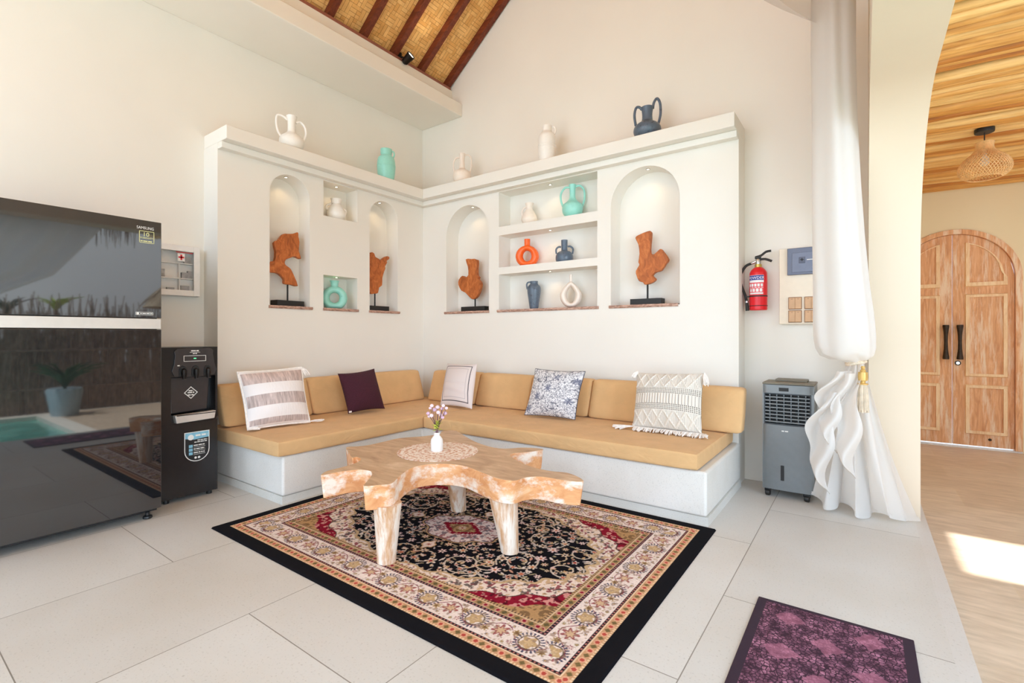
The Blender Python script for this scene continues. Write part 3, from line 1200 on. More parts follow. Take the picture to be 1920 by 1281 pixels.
def tassel(t, p, d, mat, L=0.07, n=22, seed=1):
    r = random.Random(seed)
    p, d = Vector(p), Vector(d).normalized()
    b = B()
    for k in range(n):
        off = Vector((r.uniform(-1, 1), r.uniform(-1, 1), r.uniform(-.4, .6))) * 0.016
        e = p + d * L * r.uniform(0.8, 1.05) + off
        m = p + d * L * 0.4 + off * 0.9
        if m.z < ZS + 0.008:
            m.z = ZS + 0.008
        if e.z < ZS + 0.006:
            e.z = ZS + 0.006
        b.tube([p, m, e], [0.004, 0.0045, 0.003], 5)
    b.obj('tassel', mat, t, smooth=True)


def col_striped(U, V):
    c = np.ones(U.shape + (3,)) * (238, 233, 232)
    v = (V + 1) / 2
    hz = fnoise(U * 34, V * 4, 4)
    he = np.array((194, 178, 174)) + (hz[..., None] - 0.5) * np.array((84, 80, 80))
    warm = np.clip(v - 0.6, 0, 1)[..., None] * np.array((20, 4, -4))
    for a, e in ((0.74, 0.955), (0.335, 0.535), (0.03, 0.125)):
        m = ((v > a) & (v < e) & (np.abs(U) < 0.96))[..., None]
        c = np.where(m, he + warm, c)
    return c


t, rim, nr = pillow('throw_pillow', 'White pillow with taupe heather stripes and corner tassels at the left end of the bench',
                    (-3.66, 1.752, .457), (-3.59, 2.20, .457), (-3.805, 1.745, .872), (-3.735, 2.215, .888), 0.23, col_striped,
                    lambda U, V: 0.002 * (fnoise(U * 30, V * 6) - .5) * (np.abs(U) < .95), M_pil, res=140, pinch=0.045)
B().tube(rim, 0.009, 7, closed=True).obj('piping', M_white_trim, t, smooth=True)
tassel(t, (-3.655, 1.745, .462), (0.45, 0.75, 0.0), M_white_trim, 0.075, seed=1)
tassel(t, (-3.585, 2.205, .462), (0.25, 0.95, -0.0), M_white_trim, 0.09, seed=2)
tassel(t, (-3.733, 2.22, .885), (0.25, 0.5, -0.9), M_white_trim, 0.07, seed=3)

M_maroon = plain('maroon_wool', (64, 22, 38), 0.95, var=0.3, scale=160, bump=0.4, bscale=300)
t, rim, nr = pillow('throw_pillow', 'Square dark maroon pillow leaning on the left wall cushions', (-3.685, 2.625, .457), (-3.655, 3.01, .457),
                    (-3.81, 2.605, .808), (-3.80, 3.0, .832), 0.20, lambda U, V: np.ones(U.shape + (3,)) * 60, lambda U, V: 0 * U, M_maroon, res=50, pinch=0.075)
B().box(-3.668, -3.664, 2.622, 2.648, .468, .482).obj('care_tag', M_white_trim, t)


def col_plain(U, V):
    c = np.ones(U.shape + (3,)) * (226, 216, 214)
    m = np.maximum(np.abs(U), np.abs(V))
    c = blend(c, (62, 58, 66), (np.abs(m - 0.83) < 0.016) * 0.95)
    return blend(c, (172, 162, 166), (np.abs(m - 0.68) < 0.012) * 0.8)


t, rim, nr = pillow('throw_pillow', 'Plain off-white pillow with thin dark outline squares, near the corner', (-3.415, 3.50, .455), (-2.985, 3.485, .455),
                    (-3.535, 3.73, .855), (-3.085, 3.68, .868), 0.17, col_plain,
                    lambda U, V: 0.004 * np.sin(V * 16 + 2 * U) * (V < 0) * (1 - V * V) * (1 - U * U), M_pil, res=120, pinch=0.045)


def col_blue(U, V):
    a = fnoise(U * 9, V * 9, 2)
    d = np.abs(a - 0.5)
    n2 = fnoise(U * 22 + 40, V * 22 + 9, 2)
    c = np.ones(U.shape + (3,)) * (232, 231, 233)
    ink = (92, 94, 108)
    c = blend(c, ink, ((d < 0.018) * 0.75))
    c = blend(c, ink, (np.abs(n2 - 0.5) < 0.05) * 0.75)
    c = blend(c, (120, 122, 134), (n2 > 0.68) * 0.9)
    for cx, cy in ((0.15, 0.62), (-0.5, -0.25), (0.75, -0.35), (0.9, 0.5), (-0.85, -0.75), (-.1, .1)):
        r = np.hypot(U - cx, V - cy)
        th = np.arctan2(V - cy, U - cx)
        c = blend(c, (112, 116, 136), (r < 0.17 * (0.7 + 0.3 * np.cos(7 * th))) * (0.55 + 0.4 * (n2 > 0.45)))
    for cx, cy in ((-0.45, 0.5), (0.2, -0.62)):
        r = np.hypot((U - cx), (V - cy) * 1.6)
        c = blend(c, ink, (np.abs(r - 0.2) < 0.035) * (n2 > 0.4) * 0.85)
    return c


t, rim, nr = pillow('throw_pillow', 'White pillow with dense blue grey floral print in the middle of the right wing', (-2.39, 3.49, .457), (-1.915, 3.532, .457),
                    (-2.365, 3.63, .853), (-1.895, 3.675, .846), 0.21, col_blue, lambda U, V: 0 * U, M_pil, res=200, pinch=0.06)
B().tube(rim, 0.0035, 6, closed=True).obj('piping', plain('navy_piping', (64, 66, 84), 0.8), t, smooth=True)


def h_macrame(U, V):
    h = 0 * U
    v = (V + 1) / 2
    zig = np.abs(((U * 1.55 + 4) % 1) - 0.5) * 2
    for lo, hi in ((0.02, 0.30), (0.70, 0.98)):
        m = (v > lo) & (v < hi)
        vv = (v - lo) / (hi - lo)
        h = np.where(m, np.maximum(0.009 * np.exp(-((vv - zig) / 0.09) ** 2), 0.009 * np.exp(-((vv - 1 + zig) / 0.09) ** 2)) + 0.003 * np.sin(U * 80) ** 2, h)
    for lo, hi in ((0.31, 0.41), (0.58, 0.69)):
        m = (v > lo) & (v < hi)
        h = np.where(m, 0.006 * (np.sin((U + V * .9) * 62) * np.sin((U - V * .9) * 62) > -0.25), h)
    m = (v >= 0.41) & (v <= 0.58)
    return np.where(m, 0.008 * np.abs(np.sin(U * 36)) ** 0.7, h)


def col_macrame(U, V):
    h = h_macrame(U, V)
    c = np.ones(U.shape + (3,)) * (226, 219, 208)
    v = (V + 1) / 2
    holes = (((v > 0.31) & (v < 0.41)) | ((v > 0.58) & (v < 0.69))) & (h < 0.003)
    c = blend(c, (128, 118, 110), holes * 0.9)
    gaps = ((v >= 0.41) & (v <= 0.58)) & (h < 0.0035)
    c = blend(c, (160, 152, 146), gaps * 0.8)
    ends = ((v < 0.30) | (v > 0.70)) & (np.sin(U * 80) ** 2 < 0.22) & (h < 0.004)
    return blend(c, (176, 168, 160), ends * 0.7)


M_macrame = attr_mat('macrame_cotton', 0.95, 0.5, 260)
t, rim, nr = pillow('throw_pillow', 'Cream macrame pillow with knotted diamonds and fringe at the right end of the bench', (-1.41, 3.50, .457), (-0.905, 3.505, .457),
                    (-1.43, 3.645, .86), (-0.93, 3.655, .876), 0.22, col_macrame, h_macrame, M_macrame, res=260, pinch=0.045)
b = B()
rm = random.Random(8)
for k in range(150):
    s = k / 149
    p = Vector((-1.43 + 0.54 * s, 3.485, .468))
    e = Vector((-1.43 + 0.54 * s + rm.uniform(-.02, .015) - (0.09 if s < 0.08 else 0), 3.43 + rm.uniform(-0.015, .03), ZS + rm.uniform(0.004, 0.016)))
    b.tube([p, (p + e) / 2 + Vector((0, 0, 0.008)), e], [0.005, 0.0045, 0.0035], 5)
b.obj('fringe', M_white_trim, t, smooth=True)
for q, (p, d, L) in enumerate((((-1.425, 3.49, .46), (-1, -0.22, -0.02), 0.12), ((-0.925, 3.645, .88), (0.3, -0.5, -0.9), 0.10), ((-0.90, 3.49, .462), (0.5, -0.8, 0), 0.07), ((-1.42, 3.63, .87), (-0.5, -0.4, -1), 0.06))):
    tassel(t, p, d, M_white_trim, L, 26, seed=20 + q)

# ------------------------------------------------------------------ woodblock coffee table
TZ = 0.42
tp = [(-2.31, 1.482), (-2.343, 1.539), (-2.341, 1.602), (-2.348, 1.704), (-2.378, 1.772), (-2.418, 1.807), (-2.47, 1.815), (-2.475, 1.79), (-2.585, 1.846), (-2.737, 1.935), (-2.696, 1.991), (-2.668, 2.066), (-2.671, 2.193), (-2.67, 2.326), (-2.586, 2.463), (-2.541, 2.601), (-2.599, 2.677), (-2.567, 2.758), (-2.498, 2.751), (-2.368, 2.673), (-2.175, 2.564), (-1.992, 2.5), (-1.874, 2.507), (-1.791, 2.609), (-1.666, 2.648), (-1.677, 2.56), (-1.731, 2.472), (-1.752, 2.429), (-1.739, 2.388), (-1.634, 2.311), (-1.473, 2.248), (-1.354, 2.243), (-1.275, 2.265), (-1.184, 2.229), (-1.132, 2.172), (-1.218, 2.134), (-1.345, 2.123), (-1.4, 2.067), (-1.414, 1.993), (-1.445, 1.971), (-1.516, 1.964), (-1.643, 1.999), (-1.786, 2.041), (-1.879, 2.032), (-1.962, 1.984), (-2.005, 1.921), (-2.013, 1.839), (-1.946, 1.695), (-1.883, 1.593), (-1.916, 1.536), (-1.96, 1.484), (-2.009, 1.538), (-2.075, 1.618), (-2.114, 1.651), (-2.157, 1.67), (-2.222, 1.651), (-2.27, 1.563), (-2.286, 1.475)]
tp = catmull(tp, 3)
t = thing('coffee_table', 'Live edge root wood coffee table with white washed orange sides on three stout legs', 'table', (-2.1, 2.1, 0))
M_ttop = wood('table_top_wood', (170, 132, 98), (202, 168, 132), (220, 190, 158), (1.5, 5, 1), 2.5, 0.4, bump=0.08)
M_tside = wood('table_side_wood', (204, 134, 82), (226, 168, 118), (236, 196, 156), (4, 4, 7), 2.2, 0.5, (240, 226, 212), 0.54)
M_tleg = wood('table_leg_wood', (190, 138, 94), (214, 172, 134), (228, 200, 172), (12, 12, 1.6), 2.2, 0.55, (238, 226, 212), 0.49)
b = B().prism(tp, (0, 0, 0), (1, 0, 0), (0, 1, 0), (0, 0, 1), 0.297, TZ, mi=0, mi_side=1, shrink=0.02)
b.obj('tabletop', [M_ttop, M_tside], t, bevel=0.006, seg=2)
for (x0, y0), (x1, y1), r0, r1 in (((-1.93, 1.605), (-1.95, 1.615), 0.070, 0.046), ((-1.545, 2.055), (-1.51, 2.07), 0.078, 0.046), ((-1.94, 2.20), (-2.07, 2.30), 0.064, 0.048)):
    if r0 == 0.064:
        (x0, y0), (x1, y1) = (-2.10, 2.29), (-2.14, 2.365)
    b = B()
    rows = []
    for q in range(9):
        f = q / 8
        r = (r0 + (r1 - r0) * f) * (1.0 + (0.03 if q == 8 else 0))
        rows.append([(x0 + (x1 - x0) * f + r * math.cos(2 * math.pi * k / 28) * (1 + .03 * math.sin(3 * k)), y0 + (y1 - y0) * f + r * math.sin(2 * math.pi * k / 28), 0.31 + (0.0095 - 0.31) * f) for k in range(28)])
    b.grid(rows, wrap=True)
    b.f += [tuple(range(28)), tuple(reversed(range(8 * 28, 9 * 28)))]
    b.mi += [0, 0]
    b.obj('leg', M_tleg, t, smooth=True)

# crochet doily
dc = (-2.165, 2.20)
tt = NT('crochet_doily')
v = tt.coord()
sep = tt.node('ShaderNodeVectorMath', operation='LENGTH')
tt.link(v, sep.inputs[0])
wv = tt.math('SINE', tt.math('MULTIPLY', sep.outputs['Value'], 150))
n = tt.noise(v, 65, 3, 0.6)
col = tt.ramp(tt.math('ADD', tt.math('MULTIPLY', wv, 0.05), n), [(0.40, lin(206, 158, 130)), (0.52, lin(240, 226, 214))])
tt.set(col, 0.9, 0, 0.2)
tt.bump(n, 0.5, 0.003)
b = B()
outl = []
for k in range(160):
    a = 2 * math.pi * k / 160
    r = 0.245 + 0.007 * abs(math.sin(a * 20))
    outl.append((r * math.cos(a), r * math.sin(a)))
b.prism(outl, (dc[0], dc[1], 0), (1, 0, 0), (0, 1, 0), (0, 0, 1), TZ + 0.0005, TZ + 0.004)
tag(b.obj('doily', tt.m, origin=(dc[0], dc[1], TZ)), 'Round cream and peach crochet doily on the coffee table', 'doily')

# bud vase and flowers
vx, vy = -2.173, 2.198
ZV = TZ + 0.0042
prof = [(0.036, ZV), (0.0385, ZV + 0.004), (0.0385, ZV + 0.062), (0.036, ZV + 0.074), (0.026, ZV + 0.088), (0.0185, ZV + 0.096), (0.0185, ZV + 0.112), (0.0195, ZV + 0.115), (0.015, ZV + 0.115), (0.014, ZV + 0.09)]
M_white_glaze = plain('white_glaze', (240, 238, 236), 0.25, var=0.02)
tag(B().lathe(prof, (vx, vy, 0), 28).obj('bud_vase', M_white_glaze, origin=(vx, vy, ZV), smooth=True), 'Small white bottle vase holding flowers on the doily', 'vase')
t = thing('flower_bunch', 'Bunch of small pale pink flowers with yellow green leaves in the white bottle vase', 'flowers', (vx, vy, ZV + 0.03))
M_stem = plain('mauve_stem', (112, 78, 84), 0.7)
M_petal = plain('pale_pink_petal', (236, 212, 222), 0.7, var=0.08, scale=60)
M_petal2 = plain('lilac_petal', (214, 182, 206), 0.7, var=0.12, scale=60)
M_leaf = plain('yellow_green_leaf', (190, 196, 84), 0.6, var=0.15)
R0 = Vector((0.8104, 0.5859, 0))   # sideways direction of the spray
F0 = Vector((-0.5859, 0.8104, 0))
heads = [(-.055, .235, 0), (-.045, .265, .02), (-.03, .285, -.01), (-.018, .255, .02), (0.0, .27, .03), (.012, .245, -.02), (.03, .262, .02), (.042, .285, -.01), (.06, .268, .0), (.05, .235, .01), (.022, .222, .02), (-.03, .225, -.02), (.036, .21, .0), (-.05, .215, .01)]
bs = B()
for i, (dx, dz, df) in enumerate(heads):
    p0 = Vector((vx, vy, ZV + 0.04))
    e = Vector((vx, vy, ZV + dz)) + R0 * dx + F0 * df
    bs.tube([p0, Vector((vx, vy, ZV + 0.13)) + R0 * dx * 0.12, Vector((vx, vy, ZV + 0.17)) + R0 * dx * 0.3 + F0 * df * .3, e], [0.0022, 0.0022, 0.002, 0.0016], 5)
    b = B()
    rr = rnd.uniform(0.0085, 0.012)
    for k in range(6):
        a = k * math.pi / 3 + i
        o_ = e + (R0 * math.cos(a) + Vector((0, 0, 1)) * math.sin(a) * .8) * rr * 0.55
        prof = [(0.0, -rr * .8), (rr * .62, -rr * .3), (rr * .66, rr * .2), (0.0, rr * .75)]
        b.lathe(prof, tuple(o_), 8, cap0=False, cap1=False)
    b.obj('blossom', M_petal if i % 3 else M_petal2, t, smooth=True)
bs.obj('stems', M_stem, t, smooth=True)
b = B()
for k, (dx, dz, L, up) in enumerate(((-.012, .165, .035, .02), (.014, .17, .04, .03), (.0, .19, .03, .04), (-.02, .15, .03, -.005), (.022, .155, .034, .0), (.005, .18, -.03, .03))):
    s = 1 if dx >= 0 else -1
    p = Vector((vx, vy, ZV + dz - .02))
    pts = [p, p + R0 * s * abs(L) * .5 + Vector((0, 0, up * .6)), p + R0 * s * abs(L) + Vector((0, 0, up))]
    b.tube(pts, [0.003, 0.012, 0.001], 6, flat=0.2)
    b.tube([p + F0 * .006 + q * .0 for q in pts[:1]] + [p + R0 * s * .006 + F0 * -.02 + Vector((0, 0, .02)), p + F0 * -.03 + R0 * s * .014 + Vector((0, 0, .015))], [0.003, 0.011, 0.001], 6, flat=0.2)
b.obj('leaves', M_leaf, t, smooth=True)

# ------------------------------------------------------------------ Persian rug
RX0, RX1, RY0, RY1 = -3.145, -0.70, 1.29, 3.025
W, Hh = RX1 - RX0, RY1 - RY0
step = 0.0032
nx, ny = int(W / step), int(Hh / step)
qx, qy = nx // 2 + 1, ny // 2 + 1
X = np.linspace(0, W / 2, qx)[None, :].repeat(qy, 0)
Y = np.linspace(0, Hh / 2, qy)[:, None].repeat(qx, 1)
BLACK, IVORY, TAN, RED, RUST, DK, OLV, ROSE = (15, 14, 20), (222, 204, 192), (186, 150, 110), (132, 22, 44), (184, 104, 74), (52, 36, 34), (140, 126, 88), (190, 130, 136)
g = np.random.default_rng(12)
img = np.ones((qy, qx, 3)) * np.array(BLACK, float)
E = np.minimum(W / 2 - X, Hh / 2 - Y)
vert = (W / 2 - X) < (Hh / 2 - Y)
Sx = np.where(vert, Y, X)


def win(cx, cy, r):
    i0, i1 = max(0, int((cy - r) / step)), min(qy, int((cy + r) / step) + 2)
    j0, j1 = max(0, int((cx - r) / step)), min(qx, int((cx + r) / step) + 2)
    return slice(i0, i1), slice(j0, j1)


def put(cx, cy, r, maskfn, col, amt=1.0):
    if cx < -r or cy < -r or cx > W / 2 + r or cy > Hh / 2 + r:
        return
    s = win(cx, cy, r)
    dx, dy = X[s] - cx, Y[s] - cy
    m = maskfn(dx, dy)
    img[s] = blend(img[s], col, m * amt)


def flower(cx, cy, r, petals, c1, c2, c3, ph=0.0):
    def f(k):
        return lambda dx, dy: (np.hypot(dx, dy) < r * k * (0.72 + 0.28 * np.cos(petals * np.arctan2(dy, dx) + ph)))
    put(cx, cy, r * 1.1, f(1.0), c1)
    put(cx, cy, r, f(0.68), c2)
    put(cx, cy, r, lambda dx, dy: np.hypot(dx, dy) < r * 0.26, c3)


def leaf(cx, cy, L, w, a, col):
    ca, sa = math.cos(a), math.sin(a)
    put(cx, cy, L, lambda dx, dy: (np.abs(-dx * sa + dy * ca) < w * np.clip(1 - ((dx * ca + dy * sa) / L) ** 2, 0, 1)) & (np.abs(dx * ca + dy * sa) < L), col)


def vine(pts, w, col):
    pts = np.array(pts)
    for p, q in zip(pts[:-1], pts[1:]):
        n = max(2, int(np.hypot(*(q - p)) / (step * 0.7)))
        for s in np.linspace(0, 1, n):
            c = p + (q - p) * s
            put(c[0], c[1], w * 1.6, lambda dx, dy: np.hypot(dx, dy) < w, col)


# field vines and flowers
fa, fb = W / 2 - 0.345, Hh / 2 - 0.345
for cx, cy, r0, tn, ph in ((0.30, 0.33, 0.12, 1.6, 0.3), (0.52, 0.15, 0.13, 1.7, 2.2), (0.62, 0.36, 0.10, 1.6, 4.0), (0.20, 0.12, 0.08, 1.2, 1.0), (0.75, 0.10, 0.10, 1.5, 5.2), (0.42, 0.44, 0.09, 1.5, 3.1), (0.40, 0.27, 0.07, 1.4, 0.6), (0.08, 0.40, 0.10, 1.5, 1.7), (0.78, 0.28, 0.07, 1.3, 2.8)):
    pts = []
    for s in np.linspace(0, 1, 26):
        a = ph + tn * 2 * math.pi * s
        r = r0 * (1 - 0.8 * s)
        pts.append((cx + r * math.cos(a), cy + r * math.sin(a) * 0.9))
    vine(pts, 0.0042, (196, 180, 164))
    for s in (4, 10, 16, 22):
        a = math.atan2(pts[s + 1][1] - pts[s][1], pts[s + 1][0] - pts[s][0]) + 0.9
        leaf(pts[s][0] + .012 * math.cos(a), pts[s][1] + .012 * math.sin(a), 0.017, 0.0065, a, [IVORY, TAN, OLV][s % 3])
placed = []
tries = 0
while len(placed) < 120 and tries < 6000:
    tries += 1
    cx, cy = g.uniform(0, fa), g.uniform(0, fb)
    r = g.choice([0.014, 0.020, 0.026, 0.034], p=[.3, .35, .2, .15])
    if all(math.hypot(cx - p[0], cy - p[1]) > r + p[2] + 0.008 for p in placed):
        placed.append((cx, cy, r))
for i, (cx, cy, r) in enumerate(placed):
    c1 = [(216, 202, 192), (196, 164, 128), (206, 170, 170), (196, 186, 180)][i % 4]
    c2 = [TAN, RUST, IVORY, (206, 190, 176)][(i * 7) % 4]
    flower(cx, cy, r, 5 + i % 3, c1, c2, [RED, DK, RUST][i % 3], ph=i)
for k in range(420):
    cx, cy = g.uniform(0, fa), g.uniform(0, fb)
    if all(math.hypot(cx - p[0], cy - p[1]) > p[2] + 0.008 for p in placed):
        leaf(cx, cy, g.uniform(0.010, 0.022), g.uniform(0.004, 0.0075), g.uniform(0, 6.28), [(206, 192, 182), (196, 170, 140), (176, 166, 160), (150, 138, 110), (190, 140, 120)][k % 5])

# corner spandrels: ivory with scalloped rim, red inner corner
th = np.arctan2(Y / fb, X / fa)
Rn = (np.clip(X / (fa * 0.98), 0, 9) ** 1.9 + np.clip(Y / (fb * 0.99), 0, 9) ** 1.9) + 0.045 * np.cos(th * 26)
rimm = Rn > 0.93
img = blend(img, (188, 160, 124), rimm * 1.0)
iv = Rn > 0.975
img = blend(img, IVORY, iv * 1.0)
n1 = fnoise(X * 46, Y * 46, 2)
n2 = fnoise(X * 60 + 30, Y * 60 + 7, 2)
img = blend(img, (128, 60, 66), iv * (n1 > 0.66) * 0.85)
img = blend(img, (84, 74, 70), iv * (n2 > 0.68) * 0.8)
img = blend(img, TAN, iv * (n1 < 0.33) * 0.75)
rc = Rn > 1.34
img = blend(img, (76, 56, 50), ((Rn > 1.32) & (Rn < 1.35)) * 1.0)
img = blend(img, RED, rc * 1.0)
img = blend(img, (206, 150, 140), rc * (n1 > 0.58) * 0.9)
img = blend(img, (70, 16, 26), rc * (n2 > 0.66) * 0.8)
tc = Rn > 1.62
img = blend(img, (176, 138, 96), tc * 1.0)
img = blend(img, (104, 80, 56), tc * (n2 > 0.55) * 0.7)

# centre medallion
thm = np.arctan2(Y / 0.6, X)
Rm = (X / 0.275) ** 1.5 + (Y / 0.19) ** 1.5 + 0.10 * np.cos(thm * 8)
img = blend(img, TAN, (Rm < 1.06) * 1.0)
img = blend(img, (70, 62, 62), (Rm < 1.0) * 1.0)
m = Rm < 0.95
img = blend(img, (222, 206, 202), m * 1.0)
img = blend(img, (150, 96, 100), m * (n1 > 0.60) * 0.85)
img = blend(img, (110, 102, 110), m * (n2 > 0.63) * 0.8)
Rd = X / 0.155 + Y / 0.105 + 0.05 * np.cos(thm * 24)
img = blend(img, RED, (Rd < 1.0) * 1.0)
img = blend(img, (206, 160, 150), (Rd < 1.0) * (n1 > 0.56) * 0.9)
img = blend(img, (172, 138, 98), (Rd < 0.68) * 1.0)
img = blend(img, (112, 84, 60), (Rd < 0.68) * (n2 > 0.52) * 0.8)
flower(0, 0, 0.026, 8, IVORY, TAN, RED)
# pendants of the medallion along both axes
for cx, cy, a in ((0.37, 0.0, 0), (0.0, 0.275, 1)):
    put(cx, cy, 0.10, lambda dx, dy: (np.abs(dx) / (0.065 if a == 0 else 0.05) + np.abs(dy) / (0.045 if a == 0 else 0.06) + .1 * np.cos(6 * np.arctan2(dy, dx))) < 1, TAN)
    put(cx, cy, 0.10, lambda dx, dy: (np.abs(dx) / (0.065 if a == 0 else 0.05) + np.abs(dy) / (0.045 if a == 0 else 0.06) + .1 * np.cos(6 * np.arctan2(dy, dx))) < .8, IVORY)
    flower(cx, cy, 0.018, 6, ROSE, TAN, RED)


# borders, from the field outwards
def band(lo, hi, col):
    global img
    img = blend(img, col, ((E >= lo) & (E < hi)) * 1.0)


def motif(mask, col, amt=0.95):
    global img
    img = blend(img, col, mask * amt)


band(0.0, 0.345, IVORY)
band(0.330, 0.345, (92, 70, 56))
motif(((E > .332) & (E < .343) & ((Sx / 0.016) % 1 < 0.5)), TAN)
band(0.292, 0.330, (158, 124, 84))
u = (Sx / 0.066) % 1 - 0.5
d = (E - 0.311) / 0.066
motif((np.hypot(u, d) < 0.22), (198, 150, 130))
motif((np.hypot(u, d) < 0.13), RED)
motif(((np.abs(np.abs(u) - 0.5) + np.abs(d)) < 0.2), (92, 84, 56))
motif(((E > .292) & (E < .296)) | ((E > .326) & (E < .330)), (210, 184, 150))
band(0.278, 0.292, (44, 32, 40))
motif(((E > .281) & (E < .289) & ((Sx / 0.018) % 1 < 0.45)), (176, 120, 116))
# main ivory border
band(0.136, 0.278, (226, 210, 202))
per = 0.262
u = ((Sx / per) % 1 - 0.5) * per
d = E - 0.207
r = np.hypot(u, d)
a = np.arctan2(d, u)
motif((E > .136) & (E < .278) & (np.abs(d - 0.046 * np.cos(2 * math.pi * Sx / per)) < 0.0028), (122, 42, 60), 0.9)
motif((r < 0.062) & (np.cos(a * 22) > 0.1) & (r > 0.045), (70, 66, 88))
motif((r < 0.043) & (r > 0.037), (92, 74, 62))
motif((r < 0.037 * (0.85 + .15 * np.cos(5 * a))), (188, 156, 112))
motif((r < 0.018) & (np.cos(a * 6) > 0), (206, 176, 140))
u2 = (((Sx + per / 2) / per) % 1 - 0.5) * per
for du, dd, rr, c1, c2 in ((0.0, 0.0, 0.040, (150, 84, 84), (206, 176, 140)), (0.062, 0.022, 0.021, (170, 140, 96), (120, 92, 64)), (-0.062, -0.022, 0.021, (170, 140, 96), (120, 92, 64)), (0.07, -0.04, 0.013, (134, 40, 58), IVORY), (-0.07, 0.04, 0.013, (134, 40, 58), IVORY), (0.03, 0.05, 0.010, (96, 84, 88), TAN), (-0.03, -0.05, 0.010, (96, 84, 88), TAN), (0.045, -0.052, 0.010, OLV, TAN), (-0.045, 0.052, 0.010, OLV, TAN)):
    rr2 = np.hypot(u2 - du, d - dd)
    aa = np.arctan2(d - dd, u2 - du)
    motif((rr2 < rr * (0.75 + 0.25 * np.cos(7 * aa))), c1)
    motif((rr2 < 0.6 * rr * (0.75 + 0.25 * np.cos(7 * aa))), c2)
nb = fnoise(Sx * 70 + 11, E * 70, 2)
motif((E > .142) & (E < .272) & (nb > 0.71), (150, 124, 108), 0.7)
motif((E > .142) & (E < .272) & (nb < 0.27), (176, 150, 120), 0.6)
band(0.122, 0.136, (44, 30, 36))
motif(((E > .125) & (E < .133) & ((Sx / 0.018) % 1 < 0.45)), (190, 120, 110))
band(0.076, 0.122, (196, 150, 112))
u = (Sx / 0.060) % 1 - 0.5
d = (E - 0.100) / 0.060
motif((np.hypot(u, d) < 0.24), (222, 170, 140))
motif((np.hypot(u, d) < 0.15), (176, 72, 62))
motif(((np.abs(np.abs(u) - 0.5) + np.abs(d)) < 0.22), (112, 96, 62))
motif(((E > .116) & (E < .122)), (224, 196, 164))
motif(((E > .076) & (E < .084) & ((Sx / 0.014) % 1 < 0.6)), (228, 200, 164))
band(0.0, 0.076, (22, 21, 25))
grain = 1 + 0.10 * (g.random((qy, qx, 1)) - 0.5) + 0.06 * (fnoise(X * 30, Y * 30, 2)[..., None] - .5)
img = np.clip(img * grain, 2, 255)
full = np.concatenate([img[:, ::-1][:, :-1], img], 1)
full = np.concatenate([full[::-1][:-1], full], 0)
my, mx = full.shape[:2]
xs = np.linspace(RX0, RX1, mx)
ys = np.linspace(RY0, RY1, my)
GX, GY = np.meshgrid(xs, ys)
GZ = 0.0085 + 0.0006 * g.random((my, mx))
edge_d = np.minimum(np.minimum(GX - RX0, RX1 - GX), np.minimum(GY - RY0, RY1 - GY))
GZ = np.where(edge_d < 0.004, 0.001, GZ)
me = bpy.data.meshes.new('persian_rug')
co = np.stack([GX - (RX0 + RX1) / 2, GY - (RY0 + RY1) / 2, GZ], -1).reshape(-1, 3).astype(np.float32)
idx = np.arange(mx * my).reshape(my, mx)
q = np.stack([idx[:-1, :-1], idx[:-1, 1:], idx[1:, 1:], idx[1:, :-1]], -1).reshape(-1, 4).astype(np.int32)
me.vertices.add(len(co))
me.vertices.foreach_set('co', co.ravel())
me.loops.add(q.size)
me.loops.foreach_set('vertex_index', q.ravel())
me.polygons.add(len(q))
me.polygons.foreach_set('loop_start', np.arange(0, q.size, 4, dtype=np.int32))
me.update(calc_edges=True)
set_colors(me, full)
me.materials.append(attr_mat('rug_pile', 1.0, 0.2, 500, 0.0))
me.shade_smooth()
o = bpy.data.objects.new('persian_rug', me)
C.objects.link(o)
o.location = ((RX0 + RX1) / 2, (RY0 + RY1) / 2, 0)
tag(o, 'Large black, ivory and red Persian style rug under the coffee table', 'rug')

# plum mat on the right
mx0, mx1, my0, my1 = -0.37, 0.155, 1.15, 2.357
tt = NT('plum_mat')
v = tt.coord()
sep = tt.node('ShaderNodeSeparateXYZ')
tt.link(v, sep.inputs[0])
n1 = tt.noise(v, 26, 5, 0.7)
n2 = tt.noise(v, 7, 4, 0.6)
u = tt.math('ADD', tt.math('MULTIPLY', sep.outputs[0], 3.7), tt.math('MULTIPLY', sep.outputs[1], 4.1))
w = tt.math('SUBTRACT', tt.math('MULTIPLY', sep.outputs[0], 3.7), tt.math('MULTIPLY', sep.outputs[1], 4.1))
d1 = tt.math('ABSOLUTE', tt.math('SUBTRACT', tt.math('FRACT', u), 0.5))
d2 = tt.math('ABSOLUTE', tt.math('SUBTRACT', tt.math('FRACT', w), 0.5))
dm = tt.math('MAXIMUM', d1, d2)
dia = tt.math('LESS_THAN', tt.math('ADD', dm, tt.math('MULTIPLY', n2, 0.5)), 0.46)
vor = tt.node('ShaderNodeTexVoronoi', feature='DISTANCE_TO_EDGE')
vor.inputs['Scale'].default_value = 64
tt.link(v, vor.inputs['Vector'])
c = tt.ramp(n1, [(0.36, lin(52, 32, 46)), (0.50, lin(112, 72, 92)), (0.64, lin(176, 122, 146))])
c = tt.mix(c, lin(58, 36, 50), tt.math('LESS_THAN', vor.outputs['Distance'], 0.09))
c2 = tt.ramp(n1, [(0.3, lin(140, 84, 106)), (0.7, lin(190, 124, 148))])
c = tt.mix(c, c2, tt.math('MULTIPLY', dia, 0.6))
bx = tt.math('GREATER_THAN', tt.math('ABSOLUTE', sep.outputs[0]), (mx1 - mx0) / 2 - 0.035)
by = tt.math('GREATER_THAN', tt.math('ABSOLUTE', sep.outputs[1]), (my1 - my0) / 2 - 0.022)
c = tt.mix(c, lin(56, 42, 54), tt.math('MAXIMUM', bx, by))
tt.set(c, 0.8, 0, 0.2)
tt.bump(n1, 0.4, 0.004)
